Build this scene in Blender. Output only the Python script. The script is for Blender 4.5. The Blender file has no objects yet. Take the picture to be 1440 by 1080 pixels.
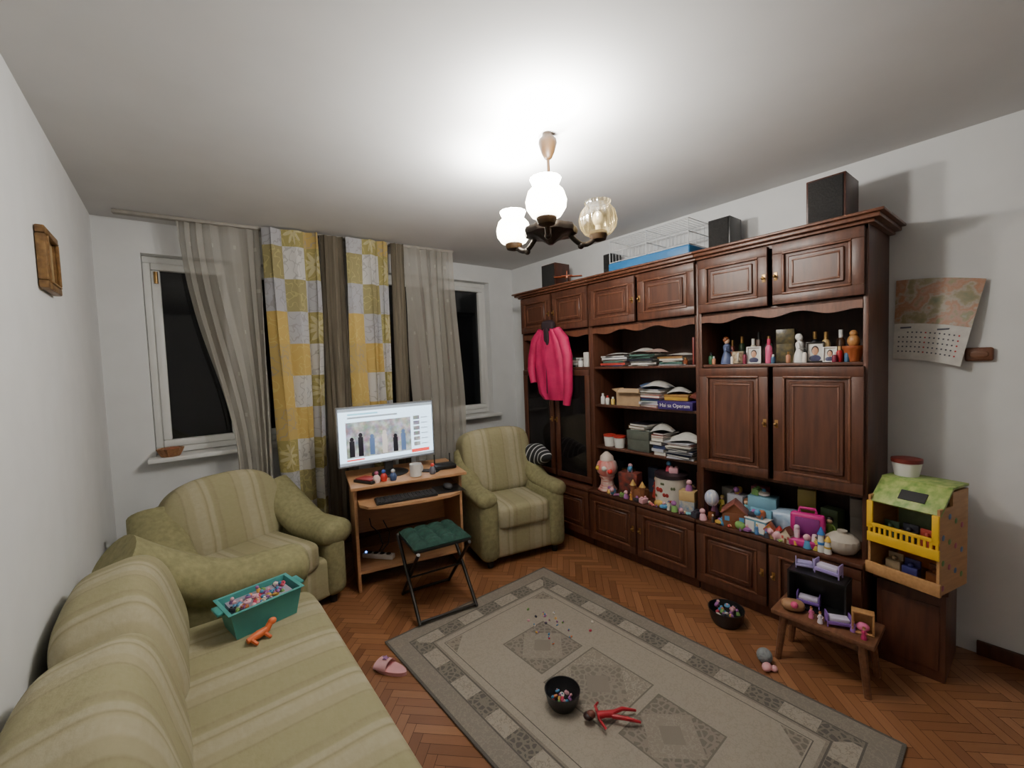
import bpy, bmesh, math, random
from mathutils import Vector, Matrix
random.seed(7)
SC=bpy.context.scene.collection
pi=math.pi
def rad(a): return math.radians(a)
# ---------------------------------------------------------------- builder
class B:
    def __init__(s): s.bm=bmesh.new(); s.m=0; s.uv=s.bm.loops.layers.uv.new("UVMap"); s.dn=s.bm.faces.layers.int.new("done")
    def _n(s): return 0
    def _t(s,n0):
        L=s.dn
        for f in s.bm.faces:
            if f[L]==0: f.material_index=s.m; f[L]=1
    def mat(s,i): s.m=i; return s
    def box(s,c,d,bev=0,seg=2,rot=None):
        M=Matrix.Translation(c)
        if rot is not None: M=M@rot.to_4x4()
        r=bmesh.ops.create_cube(s.bm,size=1,matrix=M@Matrix.Diagonal((d[0],d[1],d[2],1)))
        if bev>0:
            es=set()
            for v in r['verts']:
                for e in v.link_edges: es.add(e)
            bmesh.ops.bevel(s.bm,geom=list(es),offset=bev,segments=seg,profile=0.5,affect='EDGES')
        s._t(0); return s
    def cyl(s,p0,p1,r0,r1=None,n=16):
        n0=s._n(); p0=Vector(p0);p1=Vector(p1)
        if r1 is None: r1=r0
        d=p1-p0; q=Vector((0,0,1)).rotation_difference(d.normalized())
        M=Matrix.Translation((p0+p1)/2)@q.to_matrix().to_4x4()
        bmesh.ops.create_cone(s.bm,cap_ends=True,segments=n,radius1=max(r0,1e-4),radius2=max(r1,1e-4),depth=d.length,matrix=M)
        s._t(n0); return s
    def sph(s,c,r,n=16,rot=None):
        n0=s._n()
        if not hasattr(r,'__len__'): r=(r,r,r)
        M=Matrix.Translation(c)
        if rot is not None: M=M@rot.to_4x4()
        bmesh.ops.create_uvsphere(s.bm,u_segments=n,v_segments=max(6,n//2+2),radius=1,matrix=M@Matrix.Diagonal((r[0],r[1],r[2],1)))
        s._t(n0); return s
    def grid(s,fn,nu,nv,close_u=False,uvs=(1,1)):
        n0=s._n(); V=[]
        for j in range(nv+1):
            V.append([s.bm.verts.new(fn(i/nu,j/nv)) for i in range(nu if close_u else nu+1)])
        for j in range(nv):
            for i in range(nu):
                i2=(i+1)%nu if close_u else i+1
                try: f=s.bm.faces.new((V[j][i],V[j][i2],V[j+1][i2],V[j+1][i]))
                except ValueError: continue
                for l,(a,b) in zip(f.loops,((i,j),(i+1,j),(i+1,j+1),(i,j+1))):
                    l[s.uv].uv=(a/nu*uvs[0],b/nv*uvs[1])
        s._t(n0); return V
    def lathe(s,prof,c=(0,0,0),n=24,cap0=True,cap1=True,rib=0,nr=0):
        n0=s._n(); c=Vector(c)
        rings=[]
        for (r,z) in prof:
            rings.append([s.bm.verts.new(c+Vector(((r*(1+(rib*math.cos(nr*2*pi*i/n) if nr else 0)))*math.cos(2*pi*i/n),(r*(1+(rib*math.cos(nr*2*pi*i/n) if nr else 0)))*math.sin(2*pi*i/n),z))) for i in range(n)])
        for a,b in zip(rings,rings[1:]):
            for i in range(n): s.bm.faces.new((a[i],a[(i+1)%n],b[(i+1)%n],b[i]))
        if cap0: s.bm.faces.new(rings[0][::-1])
        if cap1: s.bm.faces.new(rings[-1])
        s._t(n0); return s
    def loft(s,levels,n=20,e=1.0,cap=True,wr=0,wn=0):
        n0=s._n(); rings=[]
        def sp(w): return math.copysign(abs(w)**e,w)
        for k,(cx,cy,cz,a,b) in enumerate(levels):
            rings.append([s.bm.verts.new((cx+a*sp(math.cos(2*pi*i/n)),cy+b*sp(math.sin(2*pi*i/n))*(1+wr*math.sin(wn*2*pi*i/n+k*.6)),cz)) for i in range(n)])
        for a,b in zip(rings,rings[1:]):
            for i in range(n): s.bm.faces.new((a[i],a[(i+1)%n],b[(i+1)%n],b[i]))
        if cap: s.bm.faces.new(rings[0][::-1]); s.bm.faces.new(rings[-1])
        s._t(n0); return s
    def tube(s,pts,r,n=12,ends=True,flat=1.0):
        n0=s._n(); pts=[Vector(p) for p in pts]
        if not hasattr(r,'__len__'): r=[r]*len(pts)
        up=None; rings=[]
        for k,p in enumerate(pts):
            t=(pts[min(k+1,len(pts)-1)]-pts[max(k-1,0)]).normalized()
            if up is None:
                up=Vector((0,0,1)) if abs(t.z)<.9 else Vector((1,0,0))
            x=t.cross(up).normalized(); up=x.cross(t).normalized()
            rings.append([s.bm.verts.new(p+x*(r[k]*math.cos(2*pi*i/n))+up*(r[k]*flat*math.sin(2*pi*i/n))) for i in range(n)])
        for a,b in zip(rings,rings[1:]):
            for i in range(n): s.bm.faces.new((a[i],a[(i+1)%n],b[(i+1)%n],b[i]))
        if ends: s.bm.faces.new(rings[0][::-1]); s.bm.faces.new(rings[-1])
        s._t(n0); return s
    def prism(s,pts,y0,y1):
        n0=s._n()
        a=[s.bm.verts.new((x,y0,z)) for x,z in pts]; b=[s.bm.verts.new((x,y1,z)) for x,z in pts]
        s.bm.faces.new(a); s.bm.faces.new(b[::-1])
        k=len(pts)
        for i in range(k): s.bm.faces.new((a[i],b[i],b[(i+1)%k],a[(i+1)%k]))
        s._t(n0); return s
    def se(s,c,d,e1=.5,e2=.5,nu=36,nv=18,rot=None,fn=None):
        def cc(w,e): w=math.cos(w); return math.copysign(abs(w)**e,w)
        def ss(w,e): w=math.sin(w); return math.copysign(abs(w)**e,w)
        c=Vector(c); R=rot if rot is not None else Matrix.Identity(3)
        def g(u,v):
            a=2*pi*u; b=-pi/2+.02+(pi-.04)*v
            p=Vector((d[0]/2*cc(b,e1)*cc(a,e2),d[1]/2*cc(b,e1)*ss(a,e2),d[2]/2*ss(b,e1)))
            if fn: p=fn(p)
            return c+R@p
        V=s.grid(g,nu,nv,close_u=True)
        n0=s._n()
        s.bm.faces.new(V[0][::-1]); s.bm.faces.new(V[-1]); s._t(n0)
        return s
    def ring(s,x0,x1,z0,z1,w,y0,y1,bev=0):
        yc=(y0+y1)/2; dy=abs(y1-y0)
        s.box(((x0+x1)/2,yc,z0+w/2),(x1-x0,dy,w),bev); s.box(((x0+x1)/2,yc,z1-w/2),(x1-x0,dy,w),bev)
        s.box((x0+w/2,yc,(z0+z1)/2),(w,dy,z1-z0-2*w),bev); s.box((x1-w/2,yc,(z0+z1)/2),(w,dy,z1-z0-2*w),bev)
        return s
def fin(name,b,mats,smooth=40):
    if not isinstance(mats,(list,tuple)): mats=[mats]
    bmesh.ops.recalc_face_normals(b.bm,faces=b.bm.faces)
    b.bm.faces.layers.int.remove(b.dn)
    me=bpy.data.meshes.new(name); b.bm.to_mesh(me); b.bm.free()
    for m in mats: me.materials.append(m)
    if smooth:
        for p in me.polygons: p.use_smooth=True
        me.set_sharp_from_angle(angle=rad(smooth))
    o=bpy.data.objects.new(name,me); SC.objects.link(o); return o
def setm(o,label,cat,loc,rot,group):
    o["label"]=label; o["category"]=cat
    if group: o["group"]=group
    o.location=loc
    if hasattr(rot,'__len__'): o.rotation_euler=[rad(a) for a in rot]
    else: o.rotation_euler=(0,0,rad(rot))
def T(name,label,cat,loc=(0,0,0),rot=0,group=None):
    o=bpy.data.objects.new(name,None); o.empty_display_size=.1; SC.objects.link(o); setm(o,label,cat,loc,rot,group); return o
def P(parent,name,b,mats,label=None,smooth=40):
    o=fin(name,b,mats,smooth); o.parent=parent
    if label: o["label"]=label
    return o
def S(name,label,cat,b,mats,loc=(0,0,0),rot=0,group=None,smooth=40):
    o=fin(name,b,mats,smooth); setm(o,label,cat,loc,rot,group); return o
def ST(name,b,mats,smooth=30):
    o=fin(name,b,mats,smooth); o["kind"]="structure"; return o
def txt(parent,name,s,size,mat,loc,rot,ext=.0004,align='CENTER'):
    cu=bpy.data.curves.new(name,'FONT'); cu.body=s; cu.size=size; cu.extrude=ext; cu.align_x=align
    t=bpy.data.objects.new("tmp",cu); SC.objects.link(t)
    bpy.context.view_layer.update()
    me=bpy.data.meshes.new_from_object(t.evaluated_get(bpy.context.evaluated_depsgraph_get()))
    bpy.data.objects.remove(t)
    me.materials.clear(); me.materials.append(mat)
    o=bpy.data.objects.new(name,me); SC.objects.link(o); o.parent=parent; o.location=loc; o.rotation_euler=[rad(a) for a in rot]; return o
# ---------------------------------------------------------------- materials
class NT:
    def __init__(s,name):
        s.m=bpy.data.materials.new(name); s.m.use_nodes=True; s.t=s.m.node_tree; s.t.nodes.clear()
        s.out=s.t.nodes.new("ShaderNodeOutputMaterial"); s.b=s.t.nodes.new("ShaderNodeBsdfPrincipled")
        s.t.links.new(s.b.outputs[0],s.out.inputs[0])
    def n(s,t,**k):
        x=s.t.nodes.new(t)
        for a,v in k.items(): setattr(x,a,v)
        return x
    def L(s,a,b): s.t.links.new(a,b)
    def inp(s,sock,v):
        if hasattr(v,'is_linked') or hasattr(v,'links'): s.L(v,sock)
        else: sock.default_value=v
    def M(s,op,a,b=0.0,c=0.0):
        x=s.n("ShaderNodeMath",operation=op); s.inp(x.inputs[0],a); s.inp(x.inputs[1],b)
        if op in('MULTIPLY_ADD','SMOOTH_MIN'): s.inp(x.inputs[2],c)
        return x.outputs[0]
    def mix(s,f,a,b,mode='MIX'):
        x=s.n("ShaderNodeMix",data_type='RGBA',blend_type=mode); s.inp(x.inputs[0],f)
        s.inp(x.inputs[6],a if not isinstance(a,tuple) else (*a[:3],1)); s.inp(x.inputs[7],b if not isinstance(b,tuple) else (*b[:3],1)); return x.outputs[2]
    def noise(s,vec,sc,det=3,out=0):
        x=s.n("ShaderNodeTexNoise"); x.inputs['Scale'].default_value=sc; x.inputs['Detail'].default_value=det
        if vec is not None: s.L(vec,x.inputs['Vector'])
        return x.outputs[out]
    def obj(s,kind='Object',scale=(1,1,1)):
        t=s.n("ShaderNodeTexCoord"); mp=s.n("ShaderNodeMapping"); mp.inputs['Scale'].default_value=scale
        s.L(t.outputs[kind],mp.inputs['Vector']); return mp.outputs[0]
    def sep(s,v):
        x=s.n("ShaderNodeSeparateXYZ"); s.L(v,x.inputs[0]); return x.outputs
    def comb(s,a,b,c=0.0):
        x=s.n("ShaderNodeCombineXYZ"); s.inp(x.inputs[0],a); s.inp(x.inputs[1],b); s.inp(x.inputs[2],c); return x.outputs[0]
    def bump(s,h,st=.3,d=.01):
        x=s.n("ShaderNodeBump"); x.inputs['Strength'].default_value=st; x.inputs['Distance'].default_value=d; s.L(h,x.inputs['Height']); s.L(x.outputs[0],s.b.inputs['Normal'])
    def ramp(s,f,stops,interp='LINEAR'):
        x=s.n("ShaderNodeValToRGB"); x.color_ramp.interpolation=interp; e=x.color_ramp.elements
        while len(e)<len(stops): e.new(.5)
        for k,(p,c) in enumerate(stops): e[k].position=p; e[k].color=(*c,1)
        s.L(f,x.inputs[0]); return x.outputs[0]
MC={}
def pm(name,c1,c2=None,rough=.5,sc=20,st=(1,1,1),bump=0,metal=0,emit=0,coat=0,alpha=1,det=3,spec=None):
    if name in MC: return MC[name]
    s=NT(name)
    if c2 is None: c2=tuple(x*.82 for x in c1)
    v=s.obj('Object',st); f=s.noise(v,sc,det)
    r=s.n("ShaderNodeMapRange"); s.L(f,r.inputs[0]); r.inputs[1].default_value=.3; r.inputs[2].default_value=.7
    c=s.mix(r.outputs[0],c1,c2)
    s.L(c,s.b.inputs['Base Color']); s.b.inputs['Roughness'].default_value=rough; s.b.inputs['Metallic'].default_value=metal
    if coat: s.b.inputs['Coat Weight'].default_value=coat; s.b.inputs['Coat Roughness'].default_value=.25
    if spec is not None: s.b.inputs['Specular IOR Level'].default_value=spec
    if emit: s.L(c,s.b.inputs['Emission Color']); s.b.inputs['Emission Strength'].default_value=emit
    if bump: s.bump(f,bump,.01)
    if alpha<1: s.b.inputs['Alpha'].default_value=alpha
    MC[name]=s.m; return s.m
def col(r,g,b,rough=.45):
    k="plastic_%d_%d_%d"%(r,g,b)
    f=lambda x:((x/255)**2.2)
    return pm(k,(f(r),f(g),f(b)),rough=rough,sc=8)
wallm=pm("wall_paint",(.73,.735,.73),(.69,.695,.69),.85,6,bump=.04)
ceilm=pm("ceiling_paint",(.61,.605,.598),(.58,.575,.568),.9,4,bump=.03)
wood=pm("dark_walnut",(.105,.036,.018),(.056,.019,.010),.45,7,(6,6,.7),coat=.08,det=5)
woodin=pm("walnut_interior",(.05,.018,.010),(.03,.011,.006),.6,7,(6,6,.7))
woodm=pm("walnut_molding",(.155,.055,.026),(.085,.030,.015),.42,9,(5,5,1),coat=.1)
desk_m=pm("beech_laminate",(.50,.27,.13),(.40,.21,.10),.45,8,(1,8,8))
lightwood=pm("light_plywood",(.50,.27,.11),(.40,.21,.08),.5,8,(8,1,8))
stoolw=pm("stool_wood",(.19,.08,.038),(.12,.048,.023),.45,8,(1,8,8))
white=pm("white_plastic",(.78,.77,.74),(.72,.71,.68),.35,5)
winm=pm("window_frame_paint",(.74,.74,.72),(.70,.70,.67),.4,5)
black=pm("black_plastic",(.015,.015,.016),(.01,.01,.01),.35,5)
blackm=pm("dark_metal",(.02,.018,.018),(.03,.025,.02),.35,10,metal=.5)
brass=pm("aged_brass",(.42,.25,.09),(.28,.16,.06),.32,12,metal=.9)
dbrass=pm("dark_brass",(.045,.022,.006),(.022,.011,.004),.5,12,spec=.25)
bronze=pm("dark_bronze",(.05,.038,.03),(.025,.02,.018),.35,14,metal=.7,bump=.2)
paper=pm("paper",(.75,.73,.68),(.62,.60,.56),.8,30)
greenf=pm("olive_chenille",(.26,.24,.12),(.19,.172,.082),.95,38,bump=.25,det=6)
jacketm=pm("pink_nylon",(.60,.011,.11),(.36,.005,.06),.65,9,bump=.6)
quilt=pm("dark_green_cloth",(.012,.06,.042),(.008,.035,.025),.9,60,bump=.3)
def stripe_mat():
    s=NT("olive_striped_chenille"); v=s.obj('Object'); x,y,z=s.sep(v)
    w=s.noise(v,5,2); xx=s.M('ADD',x,s.M('MULTIPLY',w,.014))
    f=s.M('FRACT',s.M('ADD',s.M('DIVIDE',xx,.29),10.1))
    g=(.285,.26,.135); l=(.42,.375,.26); dk=(.215,.185,.10); c=(.35,.31,.19)
    r=s.ramp(f,[(0,g),(.22,g),(.25,dk),(.28,c),(.39,c),(.43,l),(.57,l),(.61,c),(.635,dk),(.665,l),(.73,l),(.76,g),(.85,dk),(.885,g)],'LINEAR')
    n=s.noise(s.obj('Object',(12,60,60)),1.5,6); n2=s.noise(v,45,4)
    r=s.mix(s.M('MULTIPLY',n,.8),r,(.335,.298,.18)); r=s.mix(s.M('MULTIPLY',n2,.35),r,(.20,.178,.092))
    s.L(r,s.b.inputs['Base Color']); s.b.inputs['Roughness'].default_value=.95; s.bump(n2,.3,.01); return s.m
stripem=stripe_mat()
def sheer_mat():
    s=NT("sheer_voile"); s.t.nodes.remove(s.b)
    v=s.obj('UV'); u,w,_=s.sep(v)
    cu=s.M('FRACT',s.M('MULTIPLY',u,2.6)); cw=s.M('FRACT',s.M('MULTIPLY',w,3.4))
    sq=s.M('MULTIPLY',s.M('LESS_THAN',s.M('ABSOLUTE',s.M('SUBTRACT',cu,.5)),.05),s.M('LESS_THAN',s.M('ABSOLUTE',s.M('SUBTRACT',cw,.5)),.045))
    n=s.noise(s.obj('UV',(40,3,1)),2,3)
    d=s.n("ShaderNodeBsdfDiffuse"); s.L(s.mix(n,(.58,.55,.49),(.47,.44,.385)),d.inputs[0])
    tl=s.n("ShaderNodeBsdfTranslucent"); tl.inputs[0].default_value=(.5,.47,.40,1)
    tr=s.n("ShaderNodeBsdfTransparent"); m1=s.n("ShaderNodeMixShader"); m1.inputs[0].default_value=.3; s.L(d.outputs[0],m1.inputs[1]); s.L(tl.outputs[0],m1.inputs[2])
    m2=s.n("ShaderNodeMixShader"); s.L(s.M('MULTIPLY_ADD',sq,.2,.64),m2.inputs[0]); s.L(tr.outputs[0],m2.inputs[1]); s.L(m1.outputs[0],m2.inputs[2])
    s.L(m2.outputs[0],s.out.inputs[0]); return s.m
sheer=sheer_mat()
def patch_mat():
    s=NT("patchwork_cotton"); u,w,_=s.sep(s.obj('UV'))
    cu=s.M('DIVIDE',u,.215); cw=s.M('DIVIDE',s.M('ADD',w,.35),.235)
    iu=s.M('FLOOR',cu); iw=s.M('FLOOR',cw)
    wn=s.n("ShaderNodeTexWhiteNoise",noise_dimensions='3D'); s.L(s.comb(iu,iw,3.7),wn.inputs['Vector'])
    par=s.M('FRACT',s.M('DIVIDE',s.M('ADD',iu,iw),2))
    k=s.M('ADD',s.M('MULTIPLY',s.M('GREATER_THAN',par,.25),.5),s.M('MULTIPLY',wn.outputs[0],.499))
    base=s.ramp(k,[(0,(.28,.24,.085)),(.26,(.45,.31,.09)),(.40,(.26,.225,.10)),(.5,(.37,.365,.385)),(.66,(.48,.465,.445)),(.80,(.42,.30,.10)),(.88,(.34,.335,.36))],'CONSTANT')
    lu=s.M('SUBTRACT',s.M('FRACT',cu),.5); lw=s.M('SUBTRACT',s.M('FRACT',cw),.5)
    rr=s.M('SQRT',s.M('ADD',s.M('MULTIPLY',lu,lu),s.M('MULTIPLY',lw,lw))); th=s.M('ARCTAN2',lw,lu)
    pet=s.M('MULTIPLY_ADD',s.M('COSINE',s.M('MULTIPLY',th,9)),.14,.31)
    star=s.M('MULTIPLY',s.M('LESS_THAN',rr,pet),s.M('GREATER_THAN',rr,.06))
    isol=s.M('LESS_THAN',k,.26)
    c=s.mix(s.M('MULTIPLY',star,s.M('MULTIPLY',isol,.7)),base,(.48,.42,.25))
    nz=s.noise(s.obj('UV'),13,1); lines=s.M('LESS_THAN',s.M('ABSOLUTE',s.M('SUBTRACT',nz,.5)),.02)
    c=s.mix(s.M('MULTIPLY',lines,s.M('MULTIPLY',s.M('GREATER_THAN',k,.5),.6)),c,(.24,.23,.22))
    c=s.mix(s.M('MULTIPLY',lines,s.M('MULTIPLY',s.M('LESS_THAN',k,.5),.3)),c,(.6,.52,.2))
    s.L(c,s.b.inputs['Base Color']); s.b.inputs['Roughness'].default_value=.9
    return s.m
patchm=patch_mat()
brownc=pm("brown_curtain_cloth",(.14,.115,.08),(.09,.075,.052),.8,8,(8,8,.5),bump=.1)
def rug_mat():
    s=NT("patterned_rug"); v=s.obj('Object'); x,y,_=s.sep(v)
    ax=s.M('ABSOLUTE',x); ay=s.M('ABSOLUTE',y)
    dx=s.M('SUBTRACT',.61,ax); dy=s.M('SUBTRACT',.985,ay); d=s.M('MINIMUM',dx,dy)
    def band(d,a,b): return s.M('MULTIPLY',s.M('GREATER_THAN',d,a),s.M('LESS_THAN',d,b))
    vo=s.n("ShaderNodeTexVoronoi",feature='DISTANCE_TO_EDGE'); vo.inputs['Scale'].default_value=38; s.L(v,vo.inputs['Vector'])
    orn=s.M('LESS_THAN',vo.outputs[0],.14)
    n2=s.noise(v,50,2); vine=s.M('LESS_THAN',s.M('ABSOLUTE',s.M('SUBTRACT',n2,.5)),.035)
    kh=(.195,.168,.135); dk=(.065,.056,.047); lt=(.35,.305,.245); md=(.25,.215,.17)
    outer=s.mix(s.M('MULTIPLY',vine,.6),kh,(.27,.235,.185))
    field=s.mix(s.M('MULTIPLY',vine,.4),lt,md)
    c=s.mix(s.M('GREATER_THAN',d,.205),outer,field)
    along=s.n("ShaderNodeMix",data_type='FLOAT'); s.L(s.M('LESS_THAN',dx,dy),along.inputs[0]); s.L(x,along.inputs[2]); s.L(y,along.inputs[3])
    fr=s.M('FRACT',s.M('ADD',s.M('DIVIDE',along.outputs[0],.27),10.5)); seg=s.M('LESS_THAN',s.M('ABSOLUTE',s.M('SUBTRACT',fr,.5)),.25)
    B1=band(d,.105,.185)
    dpat=s.mix(s.M('MULTIPLY',orn,.7),dk,(.21,.18,.14))
    c=s.mix(s.M('MULTIPLY',B1,seg),c,dpat)
    c=s.mix(s.M('MULTIPLY',B1,s.M('SUBTRACT',1.0,seg)),c,s.mix(vine,lt,md))
    for a,b in((.097,.104),(.187,.194),(.236,.240),(.0,.012)): c=s.mix(band(d,a,b),c,dk)
    for yc,hw,dark in((0,.18,0),(.37,.15,1),(-.37,.15,1)):
        q=s.M('MAXIMUM',ax,s.M('ABSOLUTE',s.M('SUBTRACT',y,yc)))
        q1=s.M('ADD',ax,s.M('ABSOLUTE',s.M('SUBTRACT',y,yc)))
        c=s.mix(s.M('LESS_THAN',q,hw),c,(.13,.112,.09))
        c=s.mix(s.M('LESS_THAN',q,hw-.007),c,s.mix(orn,(.14,.12,.097),(.235,.20,.16)) if dark else s.mix(vine,md,lt))
        c=s.mix(s.M('LESS_THAN',q1,hw*.95),c,s.mix(vine,md,(.30,.26,.21)) if dark else s.mix(orn,(.17,.146,.115),md)); c=s.mix(s.M('LESS_THAN',q1,hw*.4),c,(.21,.18,.14))
    q=s.M('ADD',s.M('SUBTRACT',.38,ax),s.M('SUBTRACT',.75,ay))
    c=s.mix(s.M('MULTIPLY',s.M('LESS_THAN',q,.13),s.M('GREATER_THAN',d,.245)),c,s.mix(orn,(.14,.12,.097),md))
    fz=s.noise(v,180,2); c=s.mix(s.M('MULTIPLY',fz,.35),c,(.20,.172,.137))
    s.L(c,s.b.inputs['Base Color']); s.b.inputs['Roughness'].default_value=.75; s.b.inputs['Sheen Weight'].default_value=.15; s.bump(fz,.4,.004); return s.m
def floor_mat():
    s=NT("herringbone_parquet"); a=s.n("ShaderNodeAttribute"); a.attribute_name="rnd"
    v=s.obj('UV',(6,60,1)); n=s.noise(v,1.2,5)
    c=s.ramp(a.outputs['Fac'],[(0,(.195,.080,.034)),(.35,(.245,.105,.045)),(.7,(.29,.128,.056)),(1,(.36,.168,.078))])
    c=s.mix(s.M('MULTIPLY',n,.45),c,(.15,.058,.024))
    s.L(c,s.b.inputs['Base Color']); s.b.inputs['Roughness'].default_value=.34; s.b.inputs['Coat Weight'].default_value=.15; s.b.inputs['Coat Roughness'].default_value=.25; return s.m
# ---------------------------------------------------------------- room
W,D,H,YB=3.4,3.8,2.55,-1.6
b=B(); b.box((W/2,(D+YB)/2,H+.05),(W+.4,D-YB+.4,.1)); ST("ceiling",b,ceilm)
b=B(); b.box((-.05,(D+YB)/2,H/2),(.1,D-YB+.2,H)); ST("wall_left",b,wallm)
b=B(); b.box((W+.05,(D+YB)/2,H/2),(.1,D-YB+.2,H)); ST("wall_right",b,wallm)
b=B(); b.box((W/2,YB-.05,H/2),(W,.1,H)); ST("wall_front",b,wallm)
WIN=[(.23,1.30,.93,2.34),(1.80,3.08,.95,2.38)]
b=B(); y0,y1=D,D+.22
def wb(x0,x1,z0,z1): b.box(((x0+x1)/2,(y0+y1)/2,(z0+z1)/2),(x1-x0,y1-y0,z1-z0))
wb(0,WIN[0][0],0,H); wb(WIN[0][1],WIN[1][0],0,H); wb(WIN[1][1],W,0,H)
for w in WIN: wb(w[0],w[1],0,w[2]); wb(w[0],w[1],w[3],H)
ST("wall_back",b,wallm)
def make_floor():
    bm=bmesh.new(); uv=bm.loops.layers.uv.new("UVMap"); rl=bm.faces.layers.float.new("rnd")
    Wp=.044; n=5; g=.0010; ca=math.cos(pi/4); sa=math.sin(pi/4)
    cells=[]
    for t in range(-20,36):
        for k in range(-115,140):
            cells.append((k+2*n*t,k,1)); cells.append((k+2*n*t,k+1,0))
    for (i,j,h) in cells:
        w,l=(n,1) if h else (1,n)
        x0,y0,x1,y1=i*Wp+g,j*Wp+g,(i+w)*Wp-g,(j+l)*Wp-g
        cx,cy=(x0+x1)/2,(y0+y1)/2; X=cx*ca-cy*sa; Y=cx*sa+cy*ca
        if X<-.25 or X>W+.25 or Y<YB-.25 or Y>D+.25: continue
        vs=[bm.verts.new((x*ca-y*sa,x*sa+y*ca,0)) for x,y in((x0,y0),(x1,y0),(x1,y1),(x0,y1))]
        f=bm.faces.new(vs); f[rl]=random.random(); o=random.random()*9
        uvs=((0,0),(w*Wp,0),(w*Wp,l*Wp),(0,l*Wp))
        for lp,(a,c) in zip(f.loops,uvs): lp[uv].uv=((a+o,c+o) if h else (c+o,a+o))
    for co,no in(((0,0,0),(-1,0,0)),((W,0,0),(1,0,0)),((0,YB,0),(0,-1,0)),((0,D,0),(0,1,0))):
        bmesh.ops.bisect_plane(bm,geom=bm.verts[:]+bm.edges[:]+bm.faces[:],plane_co=co,plane_no=no,clear_outer=True)
    bm.verts.ensure_lookup_table()
    sub=[bm.verts.new(p) for p in((0,YB,-.002),(W,YB,-.002),(W,D,-.002),(0,D,-.002),(0,YB,-.08),(W,YB,-.08),(W,D,-.08),(0,D,-.08))]
    for q in((0,1,2,3),(7,6,5,4),(0,4,5,1),(1,5,6,2),(2,6,7,3),(3,7,4,0)):
        f=bm.faces.new([sub[k] for k in q]); f.material_index=1
    me=bpy.data.meshes.new("floor"); bm.to_mesh(me); bm.free()
    me.materials.append(floor_mat()); me.materials.append(pm("floor_gap",(.07,.027,.013),rough=.7))
    o=bpy.data.objects.new("floor",me); SC.objects.link(o); o["kind"]="structure"
make_floor()
b=B(); b.box((W-.009,(.22+YB)/2,.035),(.018,.22-YB,.07),.004); ST("baseboard_right",b,wood)
b=B(); b.box((W/2,D-.009,.035),(W-.04,.018,.07),.004); ST("baseboard_back",b,wood)
b=B(); b.box((.009,(D+YB)/2,.035),(.018,D-YB-.04,.07),.004); ST("baseboard_left",b,wood)
glassn=pm("night_glass",(.008,.009,.011),(.004,.005,.006),.04,3,spec=.6)
for k,(x0,x1,z0,z1) in enumerate(WIN):
    b=B(); b.ring(x0+.002,x1-.002,z0+.03,z1-.002,.045,D+.08,D+.15,.006)
    xm=(x0+x1)/2
    b.box((xm,D+.115,(z0+z1)/2),(.06,.07,z1-z0-.14),.006)
    for a,c in((x0+.045,xm-.03),(xm+.03,x1-.045)): b.ring(a,c,z0+.075,z1-.047,.05,D+.065,D+.13,.01)
    b.mat(1); b.box((xm,D+.11,(z0+z1)/2),(x1-x0-.1,.012,z1-z0-.12))
    b.mat(0); b.box((xm,D+.02,z0+.012),(x1-x0+.08,.26,.03),.006)
    b.mat(2); b.cyl((x0+.072,D+.06,z0+1.22),(x0+.072,D+.06,z0+1.30),.012)
    ST("window_%d"%(k+1),b,[winm,glassn,brass])
b=B()
def cy(x): return 3.62-.085*x
a=Vector((.12,cy(.12)+.01,H-.012)); c=Vector((2.42,cy(2.42)+.01,H-.012))
R=Matrix.Rotation(math.atan2(c.y-a.y,c.x-a.x),3,'Z')
b.box((a+c)/2,((c-a).length,.05,.022),.004,rot=R); ST("trim_1",b,pm("rail_paint",(.35,.32,.28),rough=.6))
# ---------------------------------------------------------------- curtains
def curtain(name,label,mat,xt0,xt1,xb0,xb1,zt,zb,dy=0,amp=.028,nf=4,widthm=1,ph=0,pw=1.0):
    b=B(); nu=nf*16; nv=36
    def g(u,v):
        z=zt+(zb-zt)*v
        e=min(1,v*1.35); e=e*e*(3-2*e) if pw!=1.0 else v
        x0=xt0+(xb0-xt0)*e; x1=xt1+(xb1-xt1)*e; x=x0+(x1-x0)*u
        w=2*pi*nf*(u+.07*math.sin(5*u+2.4*v+ph))+ph+.7*math.sin(3*v+ph)
        am=amp*(.6+.6*v)*(.75+.35*math.sin(7*u+ph*2+1.5*v))
        return (x+am*.35*math.sin(2*w)+.012*math.sin(4*v+3*ph)*v,cy(x)-.03+dy+am*math.sin(w)+.006*math.sin(17*u+5*v),z)
    b.grid(g,nu,nv,uvs=(widthm,(zt-zb)))
    return S(name,label,"curtain",b,mat,smooth=60)
curtain("sheer_curtain","sheer beige voile curtain gathered beside the window",sheer,.43,.89,.68,.89,2.535,.20,0.04,.032,6,1.4,0,2)
curtain("patchwork_curtain","yellow, grey and olive patchwork curtain with sunflower squares",patchm,.90,1.27,.96,1.25,2.535,.20,-.04,.040,3,.60,.4)
curtain("brown_curtain","plain dark brown curtain strip between patchwork drapes",brownc,1.285,1.45,1.265,1.44,2.535,.20,-.02,.026,3,.3)
curtain("patchwork_curtain","yellow, grey and olive patchwork curtain hanging behind the monitor",patchm,1.465,1.80,1.465,1.77,2.535,.20,-.04,.040,3,.56,1.3)
curtain("brown_curtain","plain dark brown curtain beside the sheer drape",brownc,1.82,1.93,1.80,1.91,2.535,.20,-.03,.018,2,.25)
curtain("sheer_curtain","sheer beige voile curtain with small square motifs",sheer,1.95,2.40,1.97,2.47,2.535,.20,0.02,.032,6,1.6,2,2)
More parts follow.
